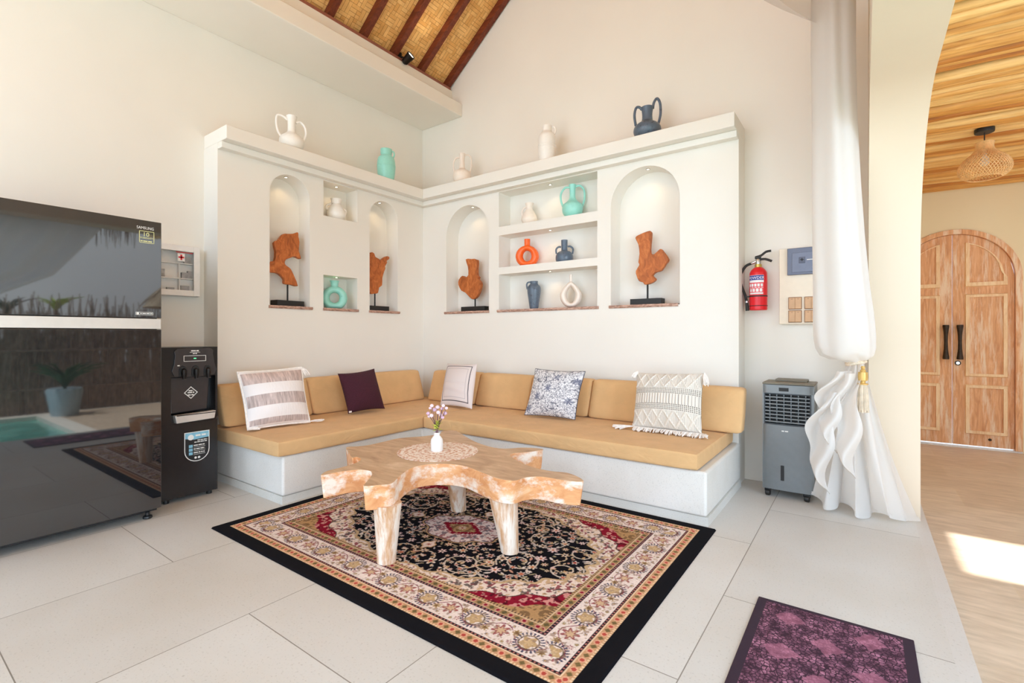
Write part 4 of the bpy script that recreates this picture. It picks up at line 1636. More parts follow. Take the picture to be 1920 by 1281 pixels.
o = B().box(mx0, mx1, my0, my1, 0.0005, 0.008).obj('floor_mat', tt.m, origin=((mx0 + mx1) / 2, (my0 + my1) / 2, 0), bevel=0.003)
o.rotation_euler.z = 0.0
tag(o, 'Plum and pink worn pattern mat with dark border by the archway', 'mat')

# ------------------------------------------------------------------ refrigerator
FX, FY0, FY1 = -3.60, 0.29, 1.19
t = NT('black_glass')
t.set((0.012, 0.012, 0.014), 0.03, 0, 0.5, 0, 1.95)
M_glass_black = t.m
M_body_black = plain('black_cabinet', (28, 28, 30), 0.4)
M_alu = plain('brushed_aluminium', (214, 208, 202), 0.35, 0.35, 0.02)
M_print = plain('white_print', (235, 235, 232), 0.5, var=0.01)
M_gold = plain('pale_yellow_print', (226, 224, 160), 0.5, var=0.01)
t = thing('refrigerator', 'Tall black glass two-door refrigerator against the left wall', 'refrigerator', (FX - .35, (FY0 + FY1) / 2, 0))
B().box(-4.40, FX - 0.055, FY0 + 0.006, FY1 - 0.006, 0.035, 1.85).obj('cabinet', M_body_black, t, bevel=0.004)
up = B().box(FX - 0.05, FX, FY0, FY1, 1.258, 1.862).obj('upper_door', M_glass_black, t, bevel=0.003, seg=2)
lo = B().box(FX - 0.05, FX, FY0, FY1, 0.062, 1.186).obj('lower_door', M_glass_black, t, bevel=0.003, seg=2)
B().box(FX - 0.05, FX - 0.001, FY0 + .002, FY1 - .002, 1.190, 1.254).obj('handle_strip', M_alu, t, bevel=0.002)
b = B()
for y in (FY0 + 0.10, FY1 - 0.06):
    b = B()
    b.lathe([(0.022, 0.0), (0.026, 0.006), (0.024, 0.016), (0.012, 0.02), (0.012, 0.04)], (FX - 0.045, y, 0), 18)
    b.obj('foot', M_body_black, t, smooth=True)
yr, zu = (0, 1, 0), (0, 0, 1)
text('logo', 'SAMSUNG', 0.0245, (FX + .0006, 1.105, 1.806), yr, zu, M_print, up, sx=0.80)
b = B()
sx0, sx1, sz0, sz1 = 1.073, 1.151, 1.722, 1.796
for q in ((sx0, sx1, sz0, sz0 + .003), (sx0, sx1, sz1 - .003, sz1), (sx0, sx0 + .003, sz0, sz1), (sx1 - .003, sx1, sz0, sz1)):
    b.box(FX - .001, FX + .0008, *q)
st = b.obj('warranty_sticker', M_gold, up)
text('print', '10', 0.036, (FX + .0008, 1.108, 1.763), yr, zu, M_gold, st)
text('print', 'WARRANTY', 0.0150, (FX + .0008, 1.111, 1.748), yr, zu, M_gold, st, sx=0.82)
bars(st, M_gold, (FX + .0008, 1.080, 1.730), yr, zu, 0.060, 0.006)
b = B()
for q in ((1.055, 1.145, 1.276, 1.278), (1.055, 1.145, 1.292, 1.294), (1.055, 1.057, 1.276, 1.294), (1.143, 1.145, 1.276, 1.294)):
    b.box(FX - .001, FX + .0008, *q)
b.lathe([(0.007, -0.0005), (0.007, 0.0008)], M=Matrix.Translation((FX, 1.066, 1.285)) @ Matrix.Rotation(math.pi / 2, 4, 'Y'), n=16)
st = b.obj('badge', M_print, up)
bars(st, M_print, (FX + .0008, 1.078, 1.2825), yr, zu, 0.062, 0.005)

# ------------------------------------------------------------------ water dispenser
DXF = -3.82
t = thing('water_dispenser', 'Black standing water dispenser with three taps between refrigerator and bench', 'water dispenser', (DXF - .16, 1.44, 0))
M_db = plain('gloss_black_plastic', (34, 32, 33), 0.22, var=0.05)
M_dp = plain('dark_grey_panel', (58, 54, 55), 0.25, var=0.05)
y0, y1 = 1.262, 1.612
b = B()
b.box(DXF - .32, DXF, y0, y1, 0.03, 0.538)
b.box(DXF - .32, DXF, y0, y1, 0.545, 0.602)
b.box(DXF - .32, DXF, y0, y1, 0.861, 1.068)
b.box(DXF - .32, DXF, y0, 1.318, 0.602, 0.861)
b.box(DXF - .32, DXF, 1.598, y1, 0.602, 0.861)
b.box(DXF - .32, DXF - .10, 1.318, 1.598, 0.602, 0.861)
b.box(DXF - .315, DXF - .01, y0 + .006, y1 - .006, 0.536, 0.547)
b.obj('body', M_db, t)
b = B().prism([(1.325, 0.605), (1.56, 0.615), (1.575, 0.86), (1.318, 0.862)], (DXF, 0, 0), (0, 1, 0), (0, 0, 1), (1, 0, 0), -0.06, -0.035)
sp = b.obj('splash_panel', M_dp, t, bevel=0.01)
# curved fascia with display
fa_ = [(1.335, 0.866), (1.585, 0.866), (1.588, 0.95), (1.578, 1.02), (1.562, 1.058), (1.352, 1.058), (1.338, 1.01), (1.332, 0.95)]
fp = B().prism(catmull(fa_, 2), (DXF, 0, 0), (0, 1, 0), (0, 0, 1), (1, 0, 0), 0.0, 0.012).obj('control_fascia', M_dp, t, bevel=0.004)
b = B()
for q in ((1.39, 1.53, .968, .971), (1.39, 1.53, 1.006, 1.009), (1.39, 1.393, .968, 1.009), (1.527, 1.53, .968, 1.009)):
    b.box(DXF + .012, DXF + .0135, *q)
b.obj('display_frame', M_print, fp)
B().box(DXF + .0122, DXF + .013, 1.452, 1.468, .985, .992).obj('green_indicator', glow('green_led', (0.15, 0.9, 0.45), 0.8), fp)
B().box(DXF + .0122, DXF + .0128, 1.352, 1.366, .938, .945).obj('small_label', M_print, fp)
bars(fp, M_print, (DXF + .0124, 1.436, 1.038), yr, zu, 0.048, 0.0075, 2)
bars(fp, M_print, (DXF + .0124, 1.428, 1.030), yr, zu, 0.064, 0.003, 3)
bars(fp, M_print, (DXF + .0124, 1.447, 1.019), yr, zu, 0.026, 0.006, 4)
for k, yy in enumerate((1.385, 1.462, 1.54)):
    hd = B()
    hd.prism([(yy + .024 * math.cos(a), .905 + .034 * math.sin(a)) for a in [math.pi * i / 10 for i in range(11)]] + [(yy - .024, .866), (yy + .024, .866)], (DXF, 0, 0), (0, 1, 0), (0, 0, 1), (1, 0, 0), 0.008, 0.020)
    hd = hd.obj('tap', M_black, t, bevel=0.003)
    B().lathe([(0.010, .848), (0.012, .87), (0.016, .885), (0.014, .912), (0.004, .922)], (DXF + .03, yy, 0), 16).obj('spout', M_dark_metal, hd, smooth=True)
    B().box(DXF + .012, DXF + .05, yy - .009, yy + .009, .846, .854).obj('lever', M_dp, hd, bevel=0.003)
B().prism([(1.335, .548), (1.575, .556), (1.585, .612), (1.325, .604)], (DXF, 0, 0), (0, 1, 0), (0, 0, 1), (1, 0, 0), 0.0, 0.045).obj('drip_tray', M_alu, t, bevel=0.006)
b = B().box(DXF - .004, DXF + .046, 1.336, 1.582, .598, .604)
b.obj('tray_grid', M_db, t)
b = B()
for s in (1.0,):
    pass
o_, i_ = 0.044, 0.037
c0, c1 = 1.452, 0.745
pl = DXF - .034
outer = [(c0 - o_, c1), (c0, c1 - o_), (c0 + o_, c1), (c0, c1 + o_)]
inner = [(c0 - i_, c1), (c0, c1 - i_), (c0 + i_, c1), (c0, c1 + i_)]
b.add([(pl, *q) for q in outer] + [(pl, *q) for q in inner], [(i, (i + 1) % 4, 4 + (i + 1) % 4, 4 + i) for i in range(4)])
st = b.obj('diamond_logo', M_print, t)
for k, (w_, z_) in enumerate(((.030, c1 + .010), (.042, c1 - .003), (.040, c1 - .020))):
    bars(st, M_print, (pl + .0004, c0 - w_ / 2, z_), yr, zu, w_, 0.008, 5 + k)


def shield(cy, cz, w, h):
    p = [(cy - w, cz + h), (cy + w, cz + h)]
    for k in range(0, 13):
        a = -math.pi * k / 12
        p.append((cy + w * math.cos(a), cz - h * 0.25 + h * 0.75 * math.sin(a)))
    return p


M_sb = plain('sticker_black', (26, 26, 28), 0.4)
M_sblue = plain('sticker_blue', (132, 190, 214), 0.4, var=0.15, scale=40)
cy, cz = 1.478, 0.365
st = B().prism(shield(cy, cz, .080, .105), (DXF, 0, 0), (0, 1, 0), (0, 0, 1), (1, 0, 0), 0.0, 0.0008).obj('feature_sticker', M_print, t)
B().prism(shield(cy, cz, .075, .100), (DXF, 0, 0), (0, 1, 0), (0, 0, 1), (1, 0, 0), 0.0008, 0.0012).obj('sticker_field', M_sb, st)
B().prism([(cy - .075, cz + .062), (cy - .02, cz + .05), (cy + .075, cz + .058), (cy + .075, cz + .10), (cy - .075, cz + .10)], (DXF, 0, 0), (0, 1, 0), (0, 0, 1), (1, 0, 0), 0.0012, 0.0016).obj('sticker_banner', M_sblue, st)
B().lathe([(0.019, 0), (0.019, .0004)], M=Matrix.Translation((DXF + .0017, cy - .04, cz + .068)) @ Matrix.Rotation(math.pi / 2, 4, 'Y'), n=20).obj('moon', M_print, st)
bars(st, M_print, (DXF + .0018, cy - .01, cz + .072), yr, zu, 0.075, 0.012, 9)
bars(st, M_print, (DXF + .0014, cy + .002, cz + .040), yr, zu, 0.062, 0.006, 10)
bars(st, M_print, (DXF + .0014, cy - .018, cz + .028), yr, zu, 0.082, 0.006, 11)
for k in range(3):
    z = cz + .006 - k * .026
    B().box(DXF + .0010, DXF + .0015, cy - .052, cy - .028, z - .010, z + .010).obj('pictogram', M_sblue, st)
    bars(st, M_print, (DXF + .0014, cy - .022, z), yr, zu, 0.07, 0.007, 20 + k)
    B().box(DXF + .0010, DXF + .0014, cy - .022, cy + .052, z - .010, z - .008).obj('rule', M_print, st)
for dy in (-.010, .012):
    B().lathe([(0.008, 0), (0.008, .0004)], M=Matrix.Translation((DXF + .0014, cy + dy, cz - .078)) @ Matrix.Rotation(math.pi / 2, 4, 'Y'), n=14).obj('seal', M_print, st)
for (xx, yy) in ((DXF - .04, y0 + .04), (DXF - .04, y1 - .04), (DXF - .28, y0 + .04), (DXF - .28, y1 - .04)):
    B().lathe([(0.018, 0.0), (0.018, 0.031)], (xx, yy, 0), 14).obj('foot', M_black, t)

# ------------------------------------------------------------------ first-aid cabinet
ax0, ax1 = XW + .001, -4.375
t = thing('first_aid_cabinet', 'White framed first-aid cabinet with red cross on its glass door, behind the refrigerator', 'cabinet', (XW + .04, 1.55, 1.46))
M_wpaint = plain('white_paint', (238, 234, 230), 0.45, var=0.02)
a0, a1, z0, z1 = 1.36, 1.715, 1.465, 1.862
b = B()
b.box(ax0, ax0 + .008, a0, a1, z0, z1)
for q in ((a0, a0 + .012, z0, z1), (a1 - .012, a1, z0, z1), (a0, a1, z0, z0 + .012), (a0, a1, z1 - .012, z1)):
    b.box(ax0, ax1 - .014, *q)
for z in (1.60, 1.72):
    b.box(ax0 + .008, ax1 - .03, a0 + .01, a1 - .01, z, z + .008)
b.box(ax0 + .008, ax1 - .03, 1.575, 1.583, z0 + .01, 1.72)
b.obj('case', M_wpaint, t)
b = B()
w = .045
for q in ((a0, a0 + w, z0, z1), (a1 - w, a1, z0, z1), (a0 + w, a1 - w, z0, z0 + w), (a0 + w, a1 - w, z1 - w, z1)):
    b.box(ax1 - .013, ax1, *q)
dr = b.obj('door_frame', M_wpaint, t, bevel=0.002)
tg = NT('clear_glass')
tg.set((1, 1, 1), 0.03, 0, 0.5)
tg.b.inputs['Transmission Weight'].default_value = 1.0
tg.b.inputs['IOR'].default_value = 1.05
B().box(ax1 - .009, ax1 - .006, a0 + w, a1 - w, z0 + w, z1 - w).obj('glass', tg.m, dr)
M_red = plain('signal_red', (214, 24, 40), 0.5, var=0.04)
pl = B().box(ax1 - .0058, ax1 - .0046, 1.557, 1.607, 1.738, 1.80).obj('cross_plate', M_wpaint, dr)
b = B().box(ax1 - .0046, ax1 - .003, 1.576, 1.588, 1.748, 1.79)
b.box(ax1 - .0046, ax1 - .003, 1.562, 1.602, 1.763, 1.775)
b.obj('red_cross', M_red, dr)
B().box(ax1 - .0058, ax1 - .0046, 1.545, 1.665, 1.806, 1.811).obj('red_line', M_red, dr)
M_grey = plain('grey_packets', (176, 172, 172), 0.7, var=0.25, scale=22)
for yy, zz, ww, hh in ((1.62, 1.609, .045, .045), (1.655, 1.609, .03, .06), (1.62, 1.478, .06, .07), (1.52, 1.478, .05, .05), (1.45, 1.609, .06, .06), (1.64, 1.729, .05, .05)):
    tag(B().box(ax0 + .012, ax0 + .04, yy - ww / 2, yy + ww / 2, zz, zz + hh).obj('medicine_packet', M_grey, origin=(ax0 + .02, yy, zz)),
        'Small pale packet inside the first-aid cabinet', 'packet', 'packets in the first-aid cabinet')

# ------------------------------------------------------------------ driftwood sculptures
M_drift = wood('oiled_root_wood', (140, 72, 30), (188, 104, 50), (214, 134, 74), (9, 9, 5), 2.2, 0.5, bump=0.25)
sculpt = [
    ('x', -4.275, [(2.348, 2.069), (2.39, 2.078), (2.444, 2.088), (2.489, 2.11), (2.495, 2.068), (2.504, 2.018), (2.498, 1.932), (2.522, 1.863), (2.462, 1.879), (2.418, 1.862), (2.374, 1.839), (2.362, 1.804), (2.383, 1.782), (2.418, 1.761), (2.453, 1.697), (2.489, 1.606), (2.427, 1.613), (2.36, 1.616), (2.36, 1.654), (2.331, 1.685), (2.289, 1.708), (2.231, 1.707), (2.205, 1.712), (2.200, 1.76), (2.206, 1.794), (2.239, 1.806), (2.272, 1.818), (2.281, 1.902), (2.264, 1.981), (2.306, 2.012)], 2.40, 1.617, (2.27, 2.545), 'Reddish driftwood sculpture on black stand in the left arched niche of the left wall'),
    ('x', -4.275, [(3.308, 2.035), (3.357, 2.031), (3.372, 1.997), (3.422, 1.981), (3.444, 1.966), (3.488, 2.001), (3.533, 2.025), (3.563, 2.017), (3.556, 1.992), (3.525, 1.97), (3.533, 1.953), (3.503, 1.907), (3.51, 1.89), (3.488, 1.84), (3.466, 1.773), (3.462, 1.695), (3.422, 1.668), (3.408, 1.608), (3.357, 1.597), (3.308, 1.595), (3.29, 1.663), (3.275, 1.753), (3.275, 1.846), (3.287, 1.929)], 3.382, 1.60, (3.275, 3.545), 'Narrow driftwood sculpture with side knob in the left wall niche nearest the corner'),
    ('y', 4.105, [(-3.591, 2.0), (-3.51, 1.995), (-3.428, 1.982), (-3.433, 1.893), (-3.428, 1.81), (-3.4, 1.789), (-3.414, 1.77), (-3.372, 1.719), (-3.386, 1.643), (-3.428, 1.574), (-3.479, 1.545), (-3.529, 1.568), (-3.596, 1.626), (-3.655, 1.652), (-3.7, 1.722), (-3.693, 1.778), (-3.64, 1.82), (-3.596, 1.796), (-3.551, 1.824), (-3.559, 1.914)], -3.47, 1.55, (-3.635, -3.30), 'Tulip shaped driftwood sculpture on black stand in the left arched niche of the back wall'),
    ('y', 4.105, [(-1.619, 2.004), (-1.592, 2.027), (-1.505, 2.051), (-1.475, 2.039), (-1.484, 1.936), (-1.484, 1.863), (-1.452, 1.844), (-1.399, 1.887), (-1.368, 1.861), (-1.325, 1.791), (-1.348, 1.757), (-1.389, 1.699), (-1.431, 1.692), (-1.468, 1.663), (-1.436, 1.635), (-1.452, 1.61), (-1.494, 1.592), (-1.537, 1.59), (-1.548, 1.611), (-1.586, 1.624), (-1.608, 1.674), (-1.614, 1.716), (-1.581, 1.767), (-1.592, 1.789), (-1.581, 1.862), (-1.592, 1.948)], -1.515, 1.60, (-1.655, -1.38), 'Forked orange brown driftwood sculpture on black stand in the big right arched niche'),
]
ZNF = ZN + 0.0125
for ax, pl, pts, st, stz, (b0, b1), lb in sculpt:
    pts = catmull(pts, 2)
    if ax == 'x':
        o0, r, n = (pl, 0, 0), (0, 1, 0), (1, 0, 0)
        loc = (pl, (b0 + b1) / 2, ZNF)
    else:
        o0, r, n = (0, pl, 0), (1, 0, 0), (0, -1, 0)
        loc = ((b0 + b1) / 2, pl, ZNF)
    t = thing('driftwood_sculpture', lb, 'sculpture', loc, 'driftwood sculptures in the niches')
    b = B().prism(pts, o0, r, (0, 0, 1), n, -0.022, 0.026, shrink=0.015)
    b.obj('root_wood', M_drift, t, bevel=0.007, seg=2)
    b = B()
    p = Vector(o0) + Vector(r) * st
    b.tube([(p.x, p.y, ZNF + .04), (p.x, p.y, stz + 0.02)], 0.008, 8)
    b.obj('rod', M_dark_metal, t)
    b = B()
    cc = (b0 + b1) / 2
    w = (b1 - b0) / 2
    if ax == 'x':
        b.box(-0.05, 0.05, -w, w, 0, 0.05, M=Matrix.Translation((pl - 0.01, cc, ZNF)) @ Matrix.Rotation(0.10 if cc < 3 else 0, 4, 'Z'))
    else:
        b.box(-w, w, -0.05, 0.05, 0, 0.05, M=Matrix.Translation((cc, pl, ZNF)))
    b.obj('base', M_black, t, bevel=0.002)


# ------------------------------------------------------------------ vases
def glaze(name, rgb, dark, amt=0.35, rough=0.35):
    tt = NT(name)
    v = tt.coord()
    n = tt.noise(v, 38, 5, 0.7)
    c = lin(*rgb)
    tt.set(tt.ramp(n, [(amt - 0.06, lin(*dark)), (amt + 0.05, c), (0.8, tuple(min(1, x * 1.08) for x in c))]), rough, 0, 0.5)
    tt.bump(n, 0.15, 0.003)
    return tt.m


M_vw = glaze('white_vase_glaze', (238, 234, 228), (176, 160, 140), 0.24, 0.4)
M_vc = glaze('cream_vase_glaze', (236, 224, 212), (206, 184, 164), 0.3, 0.5)
M_vt = glaze('turquoise_glaze', (152, 216, 202), (92, 150, 134), 0.30, 0.3)
M_vb = glaze('blue_grey_glaze', (88, 102, 118), (48, 54, 66), 0.38, 0.3)
M_vo = glaze('orange_glaze', (242, 104, 40), (214, 78, 28), 0.30, 0.25)


def hollow(prof, w=0.006):
    """outer profile -> closed profile with an open mouth"""
    top = prof[-1]
    return prof + [(max(top[0] - w, .003), top[1]), (max(prof[-2][0] - w, .003), prof[-2][1] - 0.004), (max(prof[-2][0] - 1.5 * w, .002), top[1] - 0.05)]


def vase(label, loc, prof, mat, handles=(), face=None, group='vases on the niche walls', n=36, bands=()):
    """prof: (r,z) outer; handles: lists of (d,z) points in the vase's own side plane turned by face"""
    t = thing('vase', label, 'vase', loc, group)
    face = math.atan2(-loc[0], loc[1]) + (0.12 if len(handles) > 1 else 0)   # handles lie along the ledge view
    P = catmull(prof, 4, False)
    B().lathe([(r + loc[0] * 0, z + loc[2]) for r, z in hollow(P)], (loc[0], loc[1], 0), n).obj('body', mat, t, smooth=True)
    dx, dy = math.cos(face), math.sin(face)
    for h in handles:
        hp = catmull([(d, z) for d, z, *_ in h], 5, False)
        rr = h[0][2] if len(h[0]) > 2 else 0.009
        B().tube([(loc[0] + dx * d, loc[1] + dy * d, loc[2] + z) for d, z in hp], rr, 10).obj('handle', mat, t, smooth=True)
    for r, z in bands:
        B().tube([(loc[0] + r * math.cos(2 * math.pi * k / 40), loc[1] + r * math.sin(2 * math.pi * k / 40), loc[2] + z) for k in range(40)], 0.003, 6, closed=True).obj('ridge', mat, t, smooth=True)
    return t


def ring_vase(label, loc, mat, face, R, Rz, tube, hole, holez, zc, neck, top, depth, lip=0.02, drop=0.0, base=0.07):
    """flattened ring vase with a hole, seen face on; face = angle of its plane"""
    t = thing('ring_vase', label, 'vase', loc, 'vases on the niche walls')
    dx, dy = math.cos(face), math.sin(face)
    ns, nt = 56, 20
    rows = []
    for i in range(ns):
        a = 2 * math.pi * i / ns
        ca, sa = math.cos(a), math.sin(a)
        # outer and inner contour
        po = [R * ca, Rz * sa]
        pi_ = [hole * ca, holez * sa + holez * 0.05]
        if drop and sa > 0:
            po[0] *= 1 - drop * sa ** 1.5
            pi_[0] *= 1 - drop * 0.9 * sa ** 1.5
            po[1] *= 1 + drop * 0.25 * sa ** 3
        if sa < 0:
            po[1] = max(po[1], -(zc - 0.0))
        c = [(po[k] + pi_[k]) / 2 for k in (0, 1)]
        h = [(po[k] - pi_[k]) / 2 for k in (0, 1)]
        ring = []
        for j in range(nt):
            b_ = 2 * math.pi * j / nt
            s = math.cos(b_)
            q = (c[0] + h[0] * s, c[1] + h[1] * s)
            z = max(0.0, zc + q[1])
            off = depth * math.sin(b_)
            ring.append((loc[0] + dx * q[0] - dy * off, loc[1] + dy * q[0] + dx * off, loc[2] + z))
        rows.append(ring)
    rows.append(rows[0])
    B().grid(rows, wrap=True).obj('body', mat, t, smooth=True, angle=70)
    z_s = zc + Rz * (0.90 if not drop else 1.05)
    prof = [(neck * 1.5, z_s - 0.02), (neck * 1.02, z_s + 0.008), (neck, (z_s + top) / 2), (neck + lip * .25, top)]
    P = catmull(prof, 3, False)
    B().lathe([(r, z + loc[2]) for r, z in hollow(P, 0.005)], (loc[0], loc[1], 0), 24, cap0=False).obj('neck', mat, t, smooth=True)
    return t


SIDE = -0.62   # direction of handles turned towards the seating side
FL = math.pi / 2 - 0.35
zt = ZC + 0.0005
# on the ledge of the left wall
vase('White amphora vase with two tall handles on top of the left niche wall', (-4.17, 2.38, zt),
     [(0.055, 0), (0.09, 0.03), (0.105, 0.075), (0.095, 0.115), (0.055, 0.15), (0.036, 0.175), (0.034, 0.25), (0.045, 0.312)], M_vw,
     ([(-.035, .275, .011), (-.075, .30), (-.115, .295), (-.125, .24), (-.112, .16), (-.085, .115)], [(.035, .262, .011), (.075, .275), (.112, .235), (.120, .17), (.098, .105)]), face=FL)
vase('Turquoise lidded-looking jar vase on top of the left niche wall near the corner', (-4.17, 3.45, zt),
     [(0.072, 0), (0.085, 0.04), (0.095, 0.12), (0.096, 0.19), (0.085, 0.25), (0.058, 0.278), (0.060, 0.30), (0.062, 0.345)], M_vt,
     ([(.058, .33, .008), (.078, .325), (.084, .295), (.076, .265)],), face=FL, bands=((0.096, 0.165), (0.095, 0.145)))
# on the ledge of the back wall
vase('Small cream amphora with two thin handles on the back niche wall, nearest the corner', (-3.556, 3.985, zt),
     [(0.06, 0), (0.09, 0.035), (0.098, 0.085), (0.088, 0.125), (0.05, 0.15), (0.034, 0.17), (0.026, 0.25), (0.036, 0.328)], M_vc,
     ([(-.028, .285, .008), (-.07, .27), (-.094, .215), (-.092, .15), (-.082, .105)], [(.03, .31, .008), (.07, .318), (.10, .28), (.098, .18), (.082, .105)]), face=SIDE)
vase('White barrel jug with one small handle on top of the back niche wall', (-2.466, 3.985, zt),
     [(0.070, 0), (0.076, 0.04), (0.083, 0.12), (0.083, 0.20), (0.076, 0.26), (0.050, 0.295), (0.045, 0.315), (0.046, 0.355)], M_vw,
     ([(.046, .345, .010), (.07, .345), (.082, .315), (.072, .275)],), face=SIDE, bands=((0.084, 0.165), (0.084, 0.145)))
vase('Dark blue amphora with two looped handles on the right end of the back niche wall', (-1.474, 3.985, zt),
     [(0.075, 0), (0.105, 0.035), (0.114, 0.07), (0.10, 0.105), (0.06, 0.135), (0.046, 0.15), (0.042, 0.20), (0.050, 0.262)], M_vb,
     ([(-.044, .245, .011), (-.065, .268), (-.092, .262), (-.105, .20), (-.095, .115)], [(.046, .25, .011), (.055, .30), (.08, .332), (.104, .29), (.108, .20), (.09, .115)]), face=SIDE)
# left wall niches
vase('Short white jug with flared mouth in the upper square niche', (-4.285, 2.915, 2.3055),
     [(0.055, 0), (0.082, 0.03), (0.088, 0.07), (0.07, 0.12), (0.042, 0.155), (0.036, 0.175), (0.052, 0.205), (0.056, 0.212)], M_vw,
     ([(-.045, .16, .011), (-.085, .145), (-.095, .115), (-.07, .10)], [(.055, .12, .010), (.09, .105), (.088, .075), (.078, .055)]), face=FL)
ring_vase('Turquoise ring vase with a round hole in the lower square niche', (-4.285, 2.895, ZNF), M_vt, 1.0, 0.122, 0.122, 0.04, 0.045, 0.05, 0.105, 0.034, 0.278, 0.045, lip=0.05)
# back wall shelves
vase('Small cream jug on the left of the top shelf', (-2.757, 4.115, 2.2805),
     [(0.05, 0), (0.078, 0.035), (0.078, 0.07), (0.055, 0.12), (0.034, 0.155), (0.032, 0.18), (0.044, 0.216)], M_vc,
     ([(-.034, .175, .009), (-.062, .16), (-.075, .115), (-.066, .075)],), face=SIDE)
vase('Turquoise amphora with two big handles on the right of the top shelf', (-2.259, 4.115, 2.2805),
     [(0.06, 0), (0.092, 0.04), (0.10, 0.085), (0.092, 0.12), (0.052, 0.155), (0.03, 0.19), (0.028, 0.25), (0.036, 0.315)], M_vt,
     ([(-.03, .288, .010), (-.07, .285), (-.108, .235), (-.112, .17), (-.092, .105)], [(.032, .30, .010), (.075, .305), (.112, .26), (.115, .18), (.094, .105)]), face=SIDE)
ring_vase('Bright orange ring vase with an oval hole on the middle shelf', (-2.783, 4.115, 1.8575), M_vo, 0.52, 0.120, 0.112, 0.04, 0.042, 0.054, 0.100, 0.030, 0.276, 0.055, lip=0.0)
vase('Blue grey bottle vase with two ear handles on the middle shelf', (-2.348, 4.115, 1.8575),
     [(0.075, 0), (0.085, 0.03), (0.082, 0.07), (0.06, 0.10), (0.034, 0.112), (0.030, 0.13), (0.031, 0.18), (0.032, 0.217)], M_vb,
     ([(-.033, .150, .009), (-.058, .150), (-.080, .125), (-.078, .085)], [(.033, .155, .009), (.06, .155), (.084, .13), (.078, .085)]), face=SIDE)
vase('Tall blue grey jar with one small handle on the bottom shelf', (-2.70, 4.115, ZNF),
     [(0.042, 0), (0.046, 0.02), (0.058, 0.10), (0.069, 0.18), (0.064, 0.225), (0.042, 0.250), (0.038, 0.262), (0.041, 0.28)], M_vb,
     ([(-.038, .272, .008), (-.062, .268), (-.074, .245), (-.068, .20)],), face=SIDE)
ring_vase('Cream teardrop ring vase with pointed neck on the bottom shelf', (-2.276, 4.115, ZNF), M_vc, 0.48, 0.106, 0.12, 0.04, 0.042, 0.076, 0.118, 0.013, 0.318, 0.056, lip=0.0, drop=0.42)

# ------------------------------------------------------------------ fire extinguisher
ex, ey = -0.657, YW - 0.085
t = thing('fire_extinguisher', 'Red powder fire extinguisher with black hose hanging on the wall', 'fire extinguisher', (ex, ey, 1.345))
M_er = plain('extinguisher_red', (226, 26, 38), 0.3, var=0.04)
M_rubber = plain('black_rubber', (44, 42, 40), 0.6)
B().lathe(catmull([(0.058, 1.345), (0.062, 1.352), (0.0625, 1.375), (0.0625, 1.60), (0.056, 1.645), (0.036, 1.67), (0.022, 1.678)], 3, False), (ex, ey, 0), 36).obj('cylinder', M_er, t, smooth=True, angle=60)
B().tube([(ex + .0632 * math.cos(2 * math.pi * k / 36), ey + .0632 * math.sin(2 * math.pi * k / 36), 1.378) for k in range(36)], 0.0025, 6, closed=True).obj('base_rim', M_rubber, t)
B().lathe([(0.026, 1.67), (0.024, 1.70), (0.016, 1.703), (0.016, 1.725)], (ex, ey, 0), 20).obj('neck_ring', plain('brass', (206, 178, 96), 0.35, 0.8), t, smooth=True)
B().lathe([(0.019, 1.70), (0.021, 1.735), (0.015, 1.745)], (ex, ey, 0), 16).obj('valve', M_chrome, t, smooth=True)
B().tube([(ex, ey, 1.73), (ex - .035, ey - .005, 1.715), (ex - .048, ey, 1.712)], 0.011, 10).obj('outlet', M_chrome, t, smooth=True)
B().tube(catmull([(ex - .02, ey - .01, 1.755), (ex + .02, ey - .01, 1.765), (ex + .055, ey - .012, 1.79), (ex + .09, ey - .012, 1.795)], 3, False), 0.006, 8, flat=1.6).obj('squeeze_lever', M_rubber, t, smooth=True)
B().tube(catmull([(ex + .01, ey - .01, 1.735), (ex + .05, ey - .012, 1.735), (ex + .095, ey - .014, 1.715)], 3, False), 0.006, 8, flat=1.6).obj('carry_handle', M_rubber, t, smooth=True)
B().box(ex - .022, ex + .02, ey - .02, ey + .01, 1.742, 1.758).obj('lever_pivot', M_rubber, t, bevel=0.003)
hp = catmull([(ex - .045, ey, 1.712), (ex - .09, ey - .005, 1.69), (ex - .125, ey - .005, 1.62), (ex - .118, ey - .005, 1.54), (ex - .09, ey - .012, 1.46), (ex - .078, ey - .02, 1.40)], 6, False)
B().tube(hp, 0.010, 10).obj('hose', M_rubber, t, smooth=True)
B().tube([(ex - .078, ey - .02, 1.418), (ex - .077, ey - .021, 1.403)], 0.012, 12).obj('nozzle_collar', M_chrome, t, smooth=True)
B().tube([(ex - .077, ey - .021, 1.402), (ex - .073, ey - .022, 1.342)], [0.012, 0.014], 12).obj('nozzle', M_rubber, t, smooth=True)
b = B().lathe([(0.0636, 1.447), (0.0636, 1.457)], (ex, ey, 0), 36, cap0=False, cap1=False)
b.box(ex - .092, ex - .06, ey - .026, ey - .01, 1.445, 1.457)
b.obj('hose_strap', M_rubber, t)
b = B().box(ex - .02, ex + .02, ey + .06, YW - .001, 1.40, 1.66)
b.obj('wall_bracket', M_rubber, t)
M_lab = plain('label_white', (240, 238, 240), 0.5, var=0.02)
M_labb = plain('label_blue', (36, 60, 150), 0.5)
M_labr = plain('label_red', (232, 84, 92), 0.5)


def label_band(z0, z1, a0, a1, mat, name, r=0.0629):
    rows = [[(ex + r * math.cos(a), ey + r * math.sin(a), z) for a in np.linspace(a0, a1, 20)] for z in (z0, z1)]
    return B().grid(rows).obj(name, mat, t, smooth=True)


VA = -1.72   # direction of the label, towards the room


